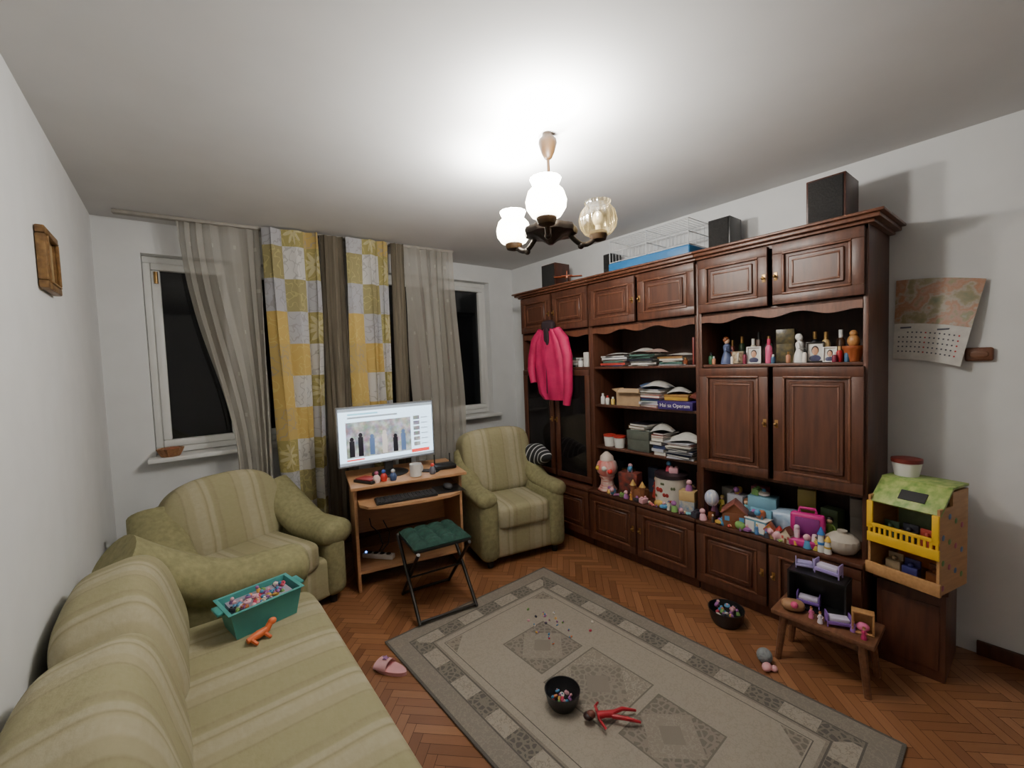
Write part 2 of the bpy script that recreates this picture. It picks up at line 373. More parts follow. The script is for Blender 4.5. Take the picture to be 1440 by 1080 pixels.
# ---------------------------------------------------------------- wall unit
def knob(parent,x,y,z):
    b=B(); b.cyl((x,y,z),(x,y-.012,z),.004,n=10); b.sph((x,y-.018,z),.009,n=12); b.box((x,y-.001,z),(.018,.003,.045),.001)
    P(parent,"knob",b,brass,"small aged brass knob")
def rdoor(parent,x0,x1,z0,z1,yf,kx=None,kz=None):
    b=B(); g=.003; x0+=g;x1-=g;z0+=g;z1-=g
    b.box(((x0+x1)/2,yf-.008,(z0+z1)/2),(x1-x0,.016,z1-z0),.002)
    b.ring(x0,x1,z0,z1,.052,yf-.016,yf-.024,.0025)
    m=.066; b.mat(1); b.ring(x0+.048,x1-.048,z0+.048,z1-.048,.013,yf-.014,yf-.030,.005)
    b.mat(0); b.box(((x0+x1)/2,yf-.018,(z0+z1)/2),(x1-x0-2*m-.02,.014,z1-z0-2*m-.02),.006,1)
    m+=.028; b.mat(1); b.ring(x0+m,x1-m,z0+m,z1-m,.010,yf-.023,yf-.029,.003)
    d=P(parent,"door",b,[wood,woodm])
    if kx is not None: knob(d,kx,yf-.022,kz)
def unit(w,y_far,kind,label):
    t=T("tall_cabinet",label,"cabinet",(3.395,y_far,0),-90,"dark walnut wall unit sections")
    YU,YL=-.395,-.465
    b=B()
    b.box((w/2,-.21,.03),(w-.01,.42,.06))
    b.box((w/2,-.225,.26),(w-.004,.44,.40)); b.box((w/2,-.236,.462),(w-.002,.472,.024),.005)
    for x in(.011,w-.011): b.box((x,YU/2,1.29),(.022,-YU,1.66),.003)
    b.box((w/2,YU/2,2.10),(w-.002,-YU,.02))
    P(t,"body",b,wood)
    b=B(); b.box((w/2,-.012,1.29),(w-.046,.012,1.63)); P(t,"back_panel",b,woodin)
    b=B()
    for z,dz,ov in((2.118,.016,.025),(2.136,.020,.05),(2.153,.014,.068)): 
        e1=w+(ov if kind=='C' else 0); e0=-(ov if kind=='A' else 0)
        b.box(((e0+e1)/2,(YU-ov)/2,z),(e1-e0-.001,-YU+ov,dz),.004)
    P(t,"cornice",b,woodm)
    h=w/2
    for i in(0,1): rdoor(t,i*h+.004,(i+1)*h-.004,.075,.445,YL+.02,h-.03 if i==0 else h+.03,.27)
    for i in(0,1): rdoor(t,i*h+.01,(i+1)*h-.01,1.775,2.105,YU,h-.03 if i==0 else h+.03,1.93)
    def shelf(z,th=.018,front=YU+.01): 
        b=B(); b.box((w/2,(front-.018)/2,z-th/2),(w-.046,-front-.018,th),.003); P(t,"shelf",b,wood)
    shelf(1.775)
    b=B(); n=40; pts=[(.022,1.757),(w-.022,1.757)]
    for i in range(n+1):
        u=i/n; x=w-.022-(w-.044)*u; zz=1.722+.012*math.cos(u*2*pi*3)-.018*(abs(2*u-1)**4); pts.append((x,zz))
    b.prism(pts,YU+.012,YU-.004); P(t,"apron",b,woodm)
    shelf(1.455)
    if kind=='C':
        for i in(0,1): rdoor(t,i*h+.01,(i+1)*h-.01,.80,1.437,YU,h-.03 if i==0 else h+.03,1.12)
        b=B(); b.box((w/2,YU/2,.79),(w-.046,-YU-.02,.02)); P(t,"shelf",b,wood)
    if kind=='B': shelf(1.155); shelf(.82)
    if kind=='A':
        for i in(0,1):
            x0,x1=i*h+.012,(i+1)*h-.012
            b=B(); b.ring(x0,x1,.50,1.435,.05,YU-.001,YU-.02,.004)
            d=P(t,"glass_door",b,wood)
            b=B(); b.box(((x0+x1)/2,YU-.008,.97),(x1-x0-.1,.004,.84)); P(d,"glass_pane",b,pm("cabinet_glass",(.012,.010,.010),rough=.08))
            knob(d,h-.03 if i==0 else h+.03,YU-.02,1.0)
    return t
unit(.85,3.16,'A',"dark walnut cabinet section with glass doors in the corner")
unit(.90,2.31,'B',"dark walnut cabinet section with open shelves of books and papers")
unit(.85,1.41,'C',"dark walnut cabinet section with display niche and panelled doors")
# ---------------------------------------------------------------- seating
def arm_part(t,x,sgn,dep,hb,rr0=.098,zr=.535,flat=.85,m=None):
    m=m or greenf
    b=B(); y0,y1=-dep/2+.02,dep/2-.04
    b.box((x,(y0+y1)/2,.05+(zr-.03)/2),(.15,y1-y0,zr-.03),.06,5)
    P(t,"arm",b,greenf)
    b=B(); pts=[];rr=[]
    for i in range(29):
        u=i/28; y=y0-.01+(y1-.06-y0)*u; z=zr+.24*max(0,(u-.40)/.60)**1.7*(hb); xx=x+sgn*.015-sgn*.05*max(0,(u-.6)/.4)**2
        cap=math.sqrt(max(0,1-(1-min(1,u/.11))**2)); cap=.45+.55*cap
        pts.append((xx,y,z)); rr.append(rr0*cap+.02*max(0,u-.4))
    b.tube(pts,rr,n=24,flat=flat); P(t,"arm_roll",b,m,smooth=60)
def seat(name,label,w,dep,ncush,loc,rot,group=None,cat="armchair",hback=.92,nsc=1,aw=.17,puff=.30,e=.55,ov=.03,rr0=.098,e2=None,zr=.52,fl=.85,se1=.35,bh=.56,tilt=13,am=None):
    t=T(name,label,cat,loc,rot,group)
    b=B(); b.box((0,.01,.19),(w-.05,dep-.08,.26),.03,3)
    for x in(-w/2+.09,w/2-.09):
        for y in(-dep/2+.09,dep/2-.09): b.mat(1).cyl((x,y,0),(x,y,.07),.022,.028)
    P(t,"frame",b,[stripem,black])
    iw=w-2*aw
    for k in range(nsc):
        sw=iw/nsc; b=B(); b.se((-iw/2+sw*(k+.5),-.10,.36),(sw+.015,dep-.24,.19),se1,.14 if nsc==1 and w>1.5 else .22,nu=80,nv=20)
        P(t,"seat_cushion",b,stripem)
    for k in range(ncush):
        cw=(iw+.16)/ncush; xc=-(iw+.16)/2+cw*(k+.5)
        Rm=Matrix.Rotation(rad(-tilt),3,'X')
        def fn(p):
            q=p.copy(); q.z*=1-.08*(abs(p.x)/(cw/2))**2
            q.y+=.014*math.sin(9*p.x+k)*math.cos(7*p.z)
            return q
        b=B(); b.se((xc,dep/2-.17,hback-.005-bh/2),(cw+ov,puff,bh),e,e2 or e,nu=56,nv=28,rot=Rm,fn=fn)
        P(t,"back_cushion",b,stripem,smooth=70)
    b=B(); b.box((0,dep/2-.06,(hback-.14)/2+.05),(w-.20,.11,hback-.24),.05,4); P(t,"backrest",b,greenf)
    arm_part(t,-w/2+.085,-1,dep,1,rr0,zr,fl,am); arm_part(t,w/2-.085,1,dep,1,rr0,zr,fl,am)
    return t
seat("sofa","olive green striped sofa with puffy back cushions against wall",2.17,.84,3,(.44,1.355,0),90,cat="sofa",hback=.83,nsc=1,puff=.29,e=.6,ov=.05,e2=.5,rr0=.125,zr=.535,fl=.80,se1=.25,bh=.50)
seat("armchair","olive green striped armchair beside sofa under window",.90,.80,1,(.65,3.055,0),21,"olive striped armchairs",hback=.88,puff=.26,e=.62,rr0=.125,zr=.455,fl=.70,e2=.55,aw=.20,tilt=18)
seat("armchair","olive green striped armchair between desk and wall unit",.74,.76,1,(2.46,2.80,0),-12,"olive striped armchairs",hback=.96,aw=.15,e=.38,rr0=.082,zr=.51,fl=.8)
# ---------------------------------------------------------------- desk
DA=-13
DX,DY=1.25,2.86
desk=T("computer_desk","light beech laminate computer desk with keyboard tray","desk",(DX,DY,0),DA)
dw,dd=.75,.48
b=B(); b.box((dw/2,dd/2-.03,.725),(dw+.04,dd+.06,.02),.003); P(desk,"top",b,desk_m)
for x in(.01,dw-.01):
    b=B(); b.box((x,dd/2,.3575),(.02,dd-.02,.715),.003); P(desk,"side_panel",b,desk_m)
b=B(); b.box((dw/2,dd-.03,.45),(dw-.042,.016,.40)); P(desk,"back_panel",b,desk_m)
b=B(); b.box((dw/2,dd/2,.12),(dw-.042,dd-.08,.018)); P(desk,"shelf",b,desk_m)
def flat(b,pts,z0,z1):
    n0=b._n(); a=[b.bm.verts.new((x,y,z0)) for x,y in pts]; c=[b.bm.verts.new((x,y,z1)) for x,y in pts]; k=len(pts)
    b.bm.faces.new(a[::-1]); b.bm.faces.new(c)
    for i in range(k): b.bm.faces.new((a[i],a[(i+1)%k],c[(i+1)%k],c[i]))
    b._t(n0)
b=B()
flat(b,[(.025,.30),(.025,-.10),(.07,-.17),(.2,-.205),(.4,-.22),(.6,-.205),(.68,-.17),(.725,-.08),(.725,.30)],.615,.633)
P(desk,"keyboard_tray",b,desk_m)
TZD=.7355; KZ=.6335
def onD(x,y,z):
    c,s=math.cos(rad(DA)),math.sin(rad(DA)); return (DX+x*c-y*s,DY+x*s+y*c,z)
mon=T("computer_monitor","lit widescreen monitor showing a news webpage","monitor",onD(.275,.22,TZD),-4)
mw,mh=.71,.42; mz=.09
b=B(); b.box((0,.015,mz+mh/2),(mw,.03,mh),.006); b.ring(-mw/2,mw/2,mz,mz+mh,.012,-.004,.01,.002); P(mon,"bezel",b,pm("grey_bezel",(.25,.26,.28),rough=.3))
b=B(); b.box((0,.03,.05),(.06,.02,.14)); b.lathe([(.13,0),(.13,.008),(.05,.018)],n=32); P(mon,"stand",b,black)
def em(name,c,st):
    return pm(name,c,c,.4,5,emit=st)
scr=[em("screen_white",(.58,.80,1.0),2.4),em("screen_teal",(.25,.55,.70),1.6),em("screen_grey",(.35,.4,.45),.9),em("screen_red",(.8,.06,.05),1.4)]
s_=NT("screen_photo"); v_=s_.obj('Object'); n_=s_.noise(v_,16,4); n4=s_.noise(v_,22,2,1); c_=s_.ramp(n_,[(.3,(.02,.03,.04)),(.45,(.12,.13,.15)),(.56,(.32,.34,.36)),(.7,(.55,.60,.66))]); c_=s_.mix(.35,c_,n4); s_.L(c_,s_.b.inputs['Base Color']); s_.L(c_,s_.b.inputs['Emission Color']); s_.b.inputs['Emission Strength'].default_value=.9
scr.append(s_.m)
b=B()
def sq(x0,x1,z0,z1,m,lay): b.mat(m); b.box(((x0+x1)/2*mw,-.0045-lay*.0005,mz+(z0+z1)/2*mh),((x1-x0)*mw,.001,(z1-z0)*mh))
sq(-.484,.484,.03,.97,0,0); sq(-.484,.484,.92,.97,2,1); sq(-.484,.484,.03,.075,2,1)
sq(-.42,.24,.14,.74,4,1); sq(-.40,.10,.80,.83,2,1); sq(-.40,-.1,.855,.885,1,1)
for i in range(6): sq(.27,.34,.68-i*.095,.75-i*.095,4,1); sq(.355,.43,.70-i*.095,.715-i*.095,2,1)
sq(-.42,-.25,.095,.12,3,1); sq(.24,.44,.09,.15,3,1)
for x,m_,h_ in((-.26,5,.14),(-.2,5,.17),(-.12,6,.15),(-.03,7,.17),(.05,5,.13),(.11,6,.16)):
    b.mat(m_); zc=mz+.16*mh; b.box((x+.0,-.0058,zc+h_*.4),(.035,.001,h_*.8),.0004); b.sph((x,-.0058,zc+h_*.88),(.014,.0006,.016),n=12)
P(mon,"screen",b,scr+[em("sil_dark",(.02,.02,.03),.3),em("sil_blue",(.12,.2,.4),.5),em("sil_light",(.7,.65,.6),.8)])
b=B(); b.box((0,0,.008),(.40,.13,.016),.005)
for r in range(5):
    for c in range(15):
        b.mat(1); b.box((-.182+c*.026,-.05+r*.024,.018),(.021,.019,.006))
S("keyboard","black computer keyboard on the sliding tray","keyboard",b,[black,pm("key_black",(.03,.03,.032),rough=.5)],onD(.32,-.12,KZ),DA)
b=B(); b.box((0,0,.0015),(.19,.19,.003),.001); S("mouse_pad","black mouse pad on the desk tray","mouse pad",b,black,onD(.625,-.06,KZ),DA)
b=B(); b.se((0,0,.017),(.06,.10,.034),.7,.8,nu=24,nv=12); S("computer_mouse","dark grey computer mouse on its pad","mouse",b,pm("mouse_grey",(.05,.05,.055),rough=.3),onD(.625,-.06,KZ+.003),DA)
mug=T("mug","white ceramic coffee mug on the desk","mug",onD(.42,.02,TZD),20)
b=B(); b.lathe([(.030,0),(.040,.005),(.042,.09),(.039,.09),(.036,.01)],cap1=True); P(mug,"cup",b,white)
b=B(); b.tube([(.04+.028*math.sin(a),0,.048+.028*math.cos(a)) for a in [pi*i/10 for i in range(11)]],.005,n=8); P(mug,"handle",b,white)
b=B(); b.box((0,0,.018),(.16,.12,.03),.008); b.mat(1); b.cyl((-.06,.05,.03),(-.06,.05,.10),.005); b.cyl((.06,.05,.03),(.06,.05,.10),.005); S("router","black wireless router on the desk top","router",b,[black,black],onD(.66,.14,TZD),DA)
b=B(); b.box((0,0,.01),(.10,.17,.02),.004); b.mat(1).box((0,0,.024),(.09,.14,.008),.002); S("notebook","dark notebook with red cover on desk","notebook",b,[black,col(150,40,35)],onD(.10,.06,TZD),25)
for i,(x,y,c1,c2) in enumerate([(.20,.02,(190,50,40),(60,90,170)),(.15,.0,(230,200,190),(180,90,120)),(.26,.0,(60,80,120),(220,220,220)),(.54,.02,(90,90,100),(200,60,50))]):
    b=B(); b.lathe([(.02,0),(.026,.03),(.018,.045),(.010,.055)],n=16); b.mat(1).sph((0,0,.065),.014); S("toy_figure","small coloured toy figure in front of monitor","toy",b,[col(*c1),col(*c2)],onD(x,y,TZD),0,"toy figures on the desk")
b=B(); b.box((0,0,.004),(.07,.15,.008),.003); S("mobile_phone","dark mobile phone lying on the desk","phone",b,black,onD(.54,.11,TZD),40)
b=B(); b.box((0,0,.02),(.045,.24,.035),.006)
for i in range(4): b.mat(1).cyl((0,-.08+i*.05,.037),(0,-.08+i*.05,.041),.017,n=16)
b.mat(2).sph((0,.10,.04),.007,n=8)
S("power_strip","white power strip with blue light on desk shelf","power strip",b,[white,black,em("blue_led",(.1,.3,1.0),6)],onD(.16,.20,.129),40)
b=B(); b.tube([(0,0,0),(.03,-.02,.06),(.02,.02,.14),(-.03,.03,.2),(-.04,.03,.26)],.004,n=6); b.tube([(.02,0,0),(.08,.0,.05),(.10,.02,.12),(.06,.03,.22)],.004,n=6); S("cable","tangled black cables under the desk","cable",b,black,onD(.16,.22,.16),0)
# folding chair
fc=T("folding_chair","dark folding chair with quilted green seat cushion","chair",(1.60,2.42,0),-8)
b=B(); b.box((0,0,.43),(.36,.34,.02),.006); P(fc,"seat_frame",b,blackm)
b=B()
def cf(u,v):
    x=(u-.5)*.36;y=(v-.5)*.34; e=min(u,1-u,v,1-v); q=.034*min(1,e*7)**.5*(1-.45*(abs(math.cos(u*pi*4))**8+abs(math.cos(v*pi*4))**8)/1.0)
    return (x,y,.442+max(q,0))
b.grid(cf,40,40); b.box((0,0,.443),(.36,.34,.006)); P(fc,"seat_cushion",b,quilt)
for x in(-.18,.18):
    b=B(); b.tube([(x,.20,.42),(x,-.21,.020)],.011,n=10); P(fc,"leg",b,blackm)
    b=B(); b.tube([(x*.9,-.18,.42),(x*.9,.21,.010)],.011,n=10); P(fc,"leg",b,blackm)
for p0,p1,r_ in(((-.18,-.20,.03),(.18,-.20,.03),.009),((-.162,.20,.02),(.162,.20,.02),.009),((-.18,0,.21),(.18,0,.21),.006)):
    b=B(); b.cyl(p0,p1,r_); P(fc,"crossbar",b,blackm)
# ---------------------------------------------------------------- rug
b=B(); b.grid(lambda u,v:((u-.5)*1.22,(v-.5)*1.97,.010+.0015*math.sin(9*u+4*v)),24,40)
b.box((0,0,.004),(1.22,1.97,.008),.002)
S("area_rug","grey beige patterned rug with dark ornamental border","rug",b,rug_mat(),(1.83,1.29,0.0),2,smooth=60)
RZ=.013
# ---------------------------------------------------------------- chandelier
CX,CY=1.77,1.45
ch=T("chandelier","brass and bronze three-arm chandelier with glass shades","chandelier",(CX,CY,H),0)
b=B(); b.lathe([(.012,-.115),(.018,-.11),(.03,-.085),(.042,-.045),(.040,-.03),(.025,-.015),(.022,-.001)],n=28); P(ch,"canopy",b,dbrass)
b=B(); b.cyl((0,0,-.38),(0,0,-.11),.007,n=12); b.sph((0,0,-.30),.012); P(ch,"rod",b,dbrass)
b=B(); b.lathe([(.01,-.50),(.03,-.485),(.06,-.465),(.115,-.455),(.12,-.44),(.115,-.425),(.06,-.41),(.03,-.39),(.012,-.36)],n=36,rib=.05,nr=9); P(ch,"hub",b,bronze)
fr=Vector((-.69,-.72,0)).normalized(); rt=Vector((.72,-.69,0)).normalized()
def shade_mat(lit):
    s=NT("lit_glass_shade" if lit else "clear_amber_shade"); s.t.nodes.remove(s.b)
    tr=s.n("ShaderNodeBsdfTransparent"); tl=s.n("ShaderNodeBsdfTranslucent"); m=s.n("ShaderNodeMixShader")
    gl=s.n("ShaderNodeBsdfGlossy"); gl.inputs['Roughness'].default_value=.12
    if lit:
        tl.inputs[0].default_value=(.95,.9,.78,1); tr.inputs[0].default_value=(1,.97,.9,1); m.inputs[0].default_value=.5
        s.L(tr.outputs[0],m.inputs[1]); s.L(tl.outputs[0],m.inputs[2]); e=s.n("ShaderNodeEmission"); e.inputs[1].default_value=2.6
        lw=s.n("ShaderNodeLayerWeight"); lw.inputs[0].default_value=.35; s.L(s.mix(lw.outputs[1],(1,.98,.92),(.52,.43,.27)),e.inputs[0])
        a=s.n("ShaderNodeAddShader"); s.L(m.outputs[0],a.inputs[0]); s.L(e.outputs[0],a.inputs[1]); s.L(a.outputs[0],s.out.inputs[0])
    else:
        tr.inputs[0].default_value=(.84,.75,.55,1); tl.inputs[0].default_value=(.70,.60,.38,1)
        lw=s.n("ShaderNodeLayerWeight"); lw.inputs[0].default_value=.4; s.L(s.M('MULTIPLY_ADD',lw.outputs[1],.45,.08),m.inputs[0])
        s.L(tr.outputs[0],m.inputs[1]); s.L(tl.outputs[0],m.inputs[2]); m2=s.n("ShaderNodeMixShader"); m2.inputs[0].default_value=.14
        s.L(m.outputs[0],m2.inputs[1]); s.L(gl.outputs[0],m2.inputs[2]); s.L(m2.outputs[0],s.out.inputs[0])
    return s.m
SML,SMU=shade_mat(True),shade_mat(False)
for ang,lit,r in((-4,1,.205),(110,0,.24),(230,1,.24)):
    a=rad(ang); dv=fr*math.cos(a)+rt*math.sin(a)
    pts=[dv*(.09+ (r-.09)*u)+Vector((0,0,-.445-.05*math.sin(pi*u)+.0*u)) for u in [i/10 for i in range(11)]]
    pts.append(dv*r+Vector((0,0,-.44)))
    b=B(); b.tube(pts,.012,n=10); b.sph(dv*.15+Vector((0,0,-.50)),.016,n=10); arm=P(ch,"arm",b,bronze)
    c=dv*r+Vector((0,0,-.462))
    b=B(); b.lathe([(.012,-.015),(.035,-.008),(.042,.01),(.042,.03),(.036,.032)],c=c,n=24); P(ch,"shade_holder",b,dbrass)
    pr=[(.036,.015),(.060,.025),(.080,.055),(.084,.088),(.074,.122),(.054,.142),(.053,.150),(.062,.170),(.064,.176)]
    if not lit: pr=[(.036,.015),(.062,.022),(.082,.05),(.088,.085),(.080,.122),(.060,.146),(.055,.154),(.060,.166),(.062,.170)]
    b=B(); b.lathe(pr,c=c,n=96,cap0=False,cap1=False,rib=.022 if lit else .03,nr=16); P(ch,"lamp_shade",b,SML if lit else SMU,"frosted white lit glass shade" if lit else "unlit clear amber ribbed glass shade",smooth=60)
    b=B(); b.sph(c+Vector((0,0,.09)),(.026,.026,.036),n=16); b.cyl(c+Vector((0,0,.02)),c+Vector((0,0,.06)),.013)
    P(ch,"bulb",b,em("bulb_glow",(1,.92,.75),12) if lit else white)
    if lit:
        l=bpy.data.lights.new("bulb_light",'POINT'); l.energy=44; l.color=(1,.975,.935); l.shadow_soft_size=.06
        lo=bpy.data.objects.new("bulb_light",l); SC.objects.link(lo); lo.parent=ch; lo.location=c+Vector((0,0,.185))
        l=bpy.data.lights.new("uplight",'SPOT'); l.energy=95; l.color=(1,.99,.95); l.shadow_soft_size=.06; l.spot_size=rad(120); l.spot_blend=1.0
        lo=bpy.data.objects.new("uplight",l); SC.objects.link(lo); lo.parent=ch; lo.location=c+Vector((0,0,.17)); lo.rotation_euler=(pi,0,0)
# ---------------------------------------------------------------- generic small things
def bottle(label,loc,h,r,body,cap,group=None,kind="perfume_bottle",cat="bottle",sq=False):
    t=T(kind,label,cat,loc,0,group)
    b=B()
    if sq: b.box((0,0,h*.38),(2*r,1.4*r,h*.76),r*.2)
    else: b.lathe([(r*.9,0),(r,.004),(r,h*.62),(r*.75,h*.72),(r*.35,h*.76)],n=18)
    P(t,"body",b,body)
    b=B(); b.cyl((0,0,h*.75),(0,0,h),r*.5,n=14); P(t,"cap",b,cap); return t
def figurine(label,loc,h,body,head,hair,group=None,rot=0,kind="figurine",cat="figurine"):
    t=T(kind,label,cat,loc,rot,group)
    b=B(); b.lathe([(h*.20,0),(h*.21,h*.03),(h*.17,h*.25),(h*.10,h*.45),(h*.13,h*.60),(h*.12,h*.68),(h*.05,h*.74)],n=18)
    for sx in(-1,1): b.tube([(sx*h*.11,0,h*.66),(sx*h*.19,-h*.05,h*.5),(sx*h*.08,-h*.14,h*.45)],[h*.04,h*.035,h*.03],n=8)
    P(t,"body",b,body)
    b=B(); b.sph((0,0,h*.84),(h*.10,h*.10,h*.12),n=14); P(t,"head",b,head)
    b=B(); b.sph((0,h*.025,h*.88),(h*.115,h*.11,h*.12),n=14); P(t,"hair",b,hair); return t
def boxt(name,label,cat,loc,d,m,lid=None,rot=0,group=None):
    t=T(name,label,cat,loc,rot,group)
    b=B(); b.box((0,0,d[2]*.42),(d[0]*.97,d[1]*.97,d[2]*.84),.002); P(t,"base",b,m)
    b=B(); b.box((0,0,d[2]*.78),(d[0],d[1],d[2]*.44),.003); P(t,"lid",b,lid or m); return t
def book(label,loc,d,m,rot=0,group="books and magazines on the open shelves"):
    t=T("book",label,"book",loc,rot,group)
    b=B(); b.box((0,0,d[2]*.5),(d[0]*.96,d[1]*.96,d[2]*.8)); P(t,"pages",b,paper)
    b=B(); th=d[2]*.1
    b.box((0,0,th/2),(d[0],d[1],th)); b.box((0,0,d[2]-th/2),(d[0],d[1],th)); b.box((0,d[1]/2-th/2,d[2]/2) if random.random()<.5 else (0,-d[1]/2+th/2,d[2]/2),(d[0],th,d[2]-2*th)); P(t,"cover",b,m); return t
def frame(label,loc,w,h,m,rot,tilt=8,name="photo_frame"):
    t=T(name,label,"picture frame",loc,(-tilt,0,rot))
    b=B(); b.ring(-w/2,w/2,0,h,w*.09,-.006,.006,.001); b.box((0,.008,h/2),(w*.97,.003,h*.97)); P(t,"frame",b,m)
    b=B(); b.box((0,.003,h/2),(w*.84,.002,h*.84)); b.mat(1).sph((0,.001,h*.55),(w*.17,.002,h*.2),n=14); b.mat(2).sph((0,.0015,h*.60),(w*.21,.0015,h*.22),n=14); b.mat(3).sph((0,.0005,h*.2),(w*.33,.0018,h*.16),n=14)
    P(t,"photograph",b,[paper,col(200,150,120),col(50,35,30),col(60,60,90)]); return t
SH=1.456
mats_b=[col(40,60,40),col(80,50,30),col(30,30,35),col(200,190,170),col(120,60,50),col(60,80,70)]
bottle("small dark green glass bottle",(3.07,1.365,SH),.075,.016,col(40,90,60),black,"bottles in the display niche")
figurine("painted ceramic lady figurine in blue and brown",(3.08,1.27,SH),.17,col(85,95,130),col(220,180,150),col(110,60,30))
mg=T("mug","patterned beige ceramic mug in niche","mug",(3.06,1.19,SH),200)
b=B(); b.lathe([(.026,0),(.036,.004),(.036,.075),(.033,.075),(.03,.01)]); P(mg,"cup",b,pm("leopard_glaze",(.6,.5,.35),(.15,.08,.04),.3,60))
b=B(); b.tube([(.034+.024*math.sin(a),0,.04+.024*math.cos(a)) for a in [pi*i/8 for i in range(9)]],.004,n=8); P(mg,"handle",b,paper)
frame("small portrait photo in a white frame",(3.06,1.105,SH),.075,.10,white,-70)
bottle("pink plastic spray bottle in niche",(3.08,1.03,SH),.14,.018,col(210,90,130),col(190,50,90),"bottles in the display niche")
boxt("gift_box","tall black gift box with gold pattern","box",(3.12,.955,SH),(.09,.06,.19),pm("black_gold",(.02,.02,.02),(.12,.09,.03),.3,40),rot=-80)
figurine("white porcelain figurine of a woman",(3.08,.875,SH),.16,white,white,white)
frame("colour portrait photo in a dark frame",(3.07,.80,SH),.08,.11,blackm,-75)
frame("small portrait photo leaning in niche",(3.07,.735,SH),.06,.08,white,-80)
bottle("glass bottle with gold cap",(3.12,.765,SH),.16,.02,col(190,160,110),brass,"bottles in the display niche")
bottle("red lipstick shaped bottle",(3.06,.69,SH),.08,.014,col(170,30,40),col(220,180,120),"bottles in the display niche")
pot=T("flower_pot","terracotta pot with small straw doll","flower pot",(3.07,.635,SH),0)
b=B(); b.lathe([(.028,0),(.042,.06),(.046,.065),(.046,.08),(.04,.08)],n=20); P(pot,"pot",b,col(150,80,45))
b=B(); b.sph((0,0,.105),(.026,.026,.032)); b.sph((0,0,.142),.017); b.sph((.02,.01,.10),.015); P(pot,"doll",b,col(170,120,70))
bl=[(1.33,.13,.016,2),(1.24,.17,.02,0),(1.165,.15,.018,3),(1.14,.19,.016,1),(1.075,.16,.022,5),(1.0,.15,.018,4),(.915,.17,.018,3),(.845,.17,.022,2),(.72,.17,.02,1),(.66,.14,.022,5),(1.29,.15,.014,4)]
for i,(y,h,r,k) in enumerate(bl):
    bottle("assorted perfume bottle at the back of the niche",(3.20+.02*(i%2),y,SH),h,r,mats_b[k],[black,brass,white][i%3],"bottles in the display niche",sq=i%3==0)
for i,y in enumerate((1.33,1.22,1.145,.995,.915,.84,.705,.655)):
    bottle("small cosmetic bottle in the niche",(3.035+.01*(i%2),y,SH),.05+.012*(i%3),.011,[col(180,120,90),col(240,230,220),col(120,40,60),col(60,90,120)][i%4],[white,brass,black][i%3],"small cosmetics in the niche")
cols=[col(60,70,110),col(160,150,140),col(170,60,50),col(70,100,90),col(200,195,185),col(35,35,45),col(140,105,65),col(190,190,200),col(215,210,200)]
def stack(x,y,z,n,w=.2,l=.16,th=.014,rot=-90,lab="thin book in a stack on the open shelf",ja=8):
    for i in range(n):
        t=th*random.uniform(.6,1.4); book(lab,(x+random.uniform(-.012,.012),y+random.uniform(-.012,.012),z),(w*random.uniform(.85,1.05),l*random.uniform(.9,1),t),cols[random.randrange(9)],rot+random.uniform(-ja,ja)); z+=t+.0006
    return z
def sheet(x,y,z,rot,m=paper,lab="curled loose white paper on the shelf pile",am=.03,s=1):
    b=B(); b.grid(lambda u,v:((u-.5)*.22*s,(v-.5)*.17*s,.003+am*abs(math.sin(pi*(u*.9+.1*v)))*(.4+.6*v)),14,8); S("paper_sheet",lab,"paper",b,m,(x,y,z),rot,"loose papers on the shelves")
z=stack(3.13,2.13,1.456,6,.22,.2,.013,ja=14); sheet(3.12,2.12,z,-60,am=.02)
z=stack(3.12,1.87,1.456,7,.22,.2,.011,ja=16); sheet(3.11,1.90,z,-75,am=.045); sheet(3.10,1.84,z+.004,-110,col(200,170,160),am=.03)
z=stack(3.13,1.62,1.456,5,.2,.2,.012,ja=12); sheet(3.12,1.63,z,-95,am=.02)
b=B(); b.box((0,0,.11),(.16,.006,.22),.001); S("folder","pale blue plastic folder standing upright","folder",b,col(150,170,200),(3.13,1.462,1.456),(0,0,5))
b=B(); b.box((0,0,.09),(.15,.012,.18),.001); S("book","red hardback book standing at the shelf end","book",b,col(120,50,45),(3.14,1.485,1.456),(0,0,2))
bottle("small brown glass jar on the top shelf",(3.05,1.53,1.456),.05,.018,col(130,70,40),brass,kind="jar",cat="jar")
cb=T("cardboard_box","open brown cardboard box on the shelf","box",(3.12,2.00,1.156),-85)
cm=pm("cardboard",(.45,.30,.17),rough=.8)
b=B(); b.box((0,0,.003),(.20,.16,.006)); b.box((-.098,0,.06),(.004,.16,.115)); b.box((.098,0,.06),(.004,.16,.115)); b.box((0,-.078,.06),(.192,.004,.115)); b.box((0,.078,.06),(.192,.004,.115)); P(cb,"box",b,cm)
b=B(); b.box((-.12,0,.112),(.05,.15,.004),rot=Matrix.Rotation(.5,3,'Y')); b.box((.02,-.095,.115),(.18,.05,.004),rot=Matrix.Rotation(.6,3,'X')); P(cb,"flap",b,cm)
bottle("small white bottle on the shelf",(3.05,2.24,1.156),.085,.018,white,white,"bottles on the middle shelf",kind="bottle")
bottle("small white bottle on the shelf",(3.045,2.19,1.156),.07,.016,white,col(200,60,60),"bottles on the middle shelf",kind="bottle")
bottle("small yellow bottle on the shelf",(3.055,2.145,1.156),.06,.016,col(200,170,90),white,"bottles on the middle shelf",kind="bottle")
z=stack(3.13,1.80,1.156,8,.20,.19,.016,ja=16); sheet(3.10,1.79,z,-80,am=.05); sheet(3.12,1.80,z+.006,-50,col(90,110,150),am=.03)
g1=boxt("game_box","dark purple board game box with white lettering","board game",(3.10,1.58,1.156),(.26,.22,.055),col(60,40,110),rot=-90)
txt(g1,"lettering","Hai sa Operam",.036,white,(0,-.1115,.017),(90,0,0))
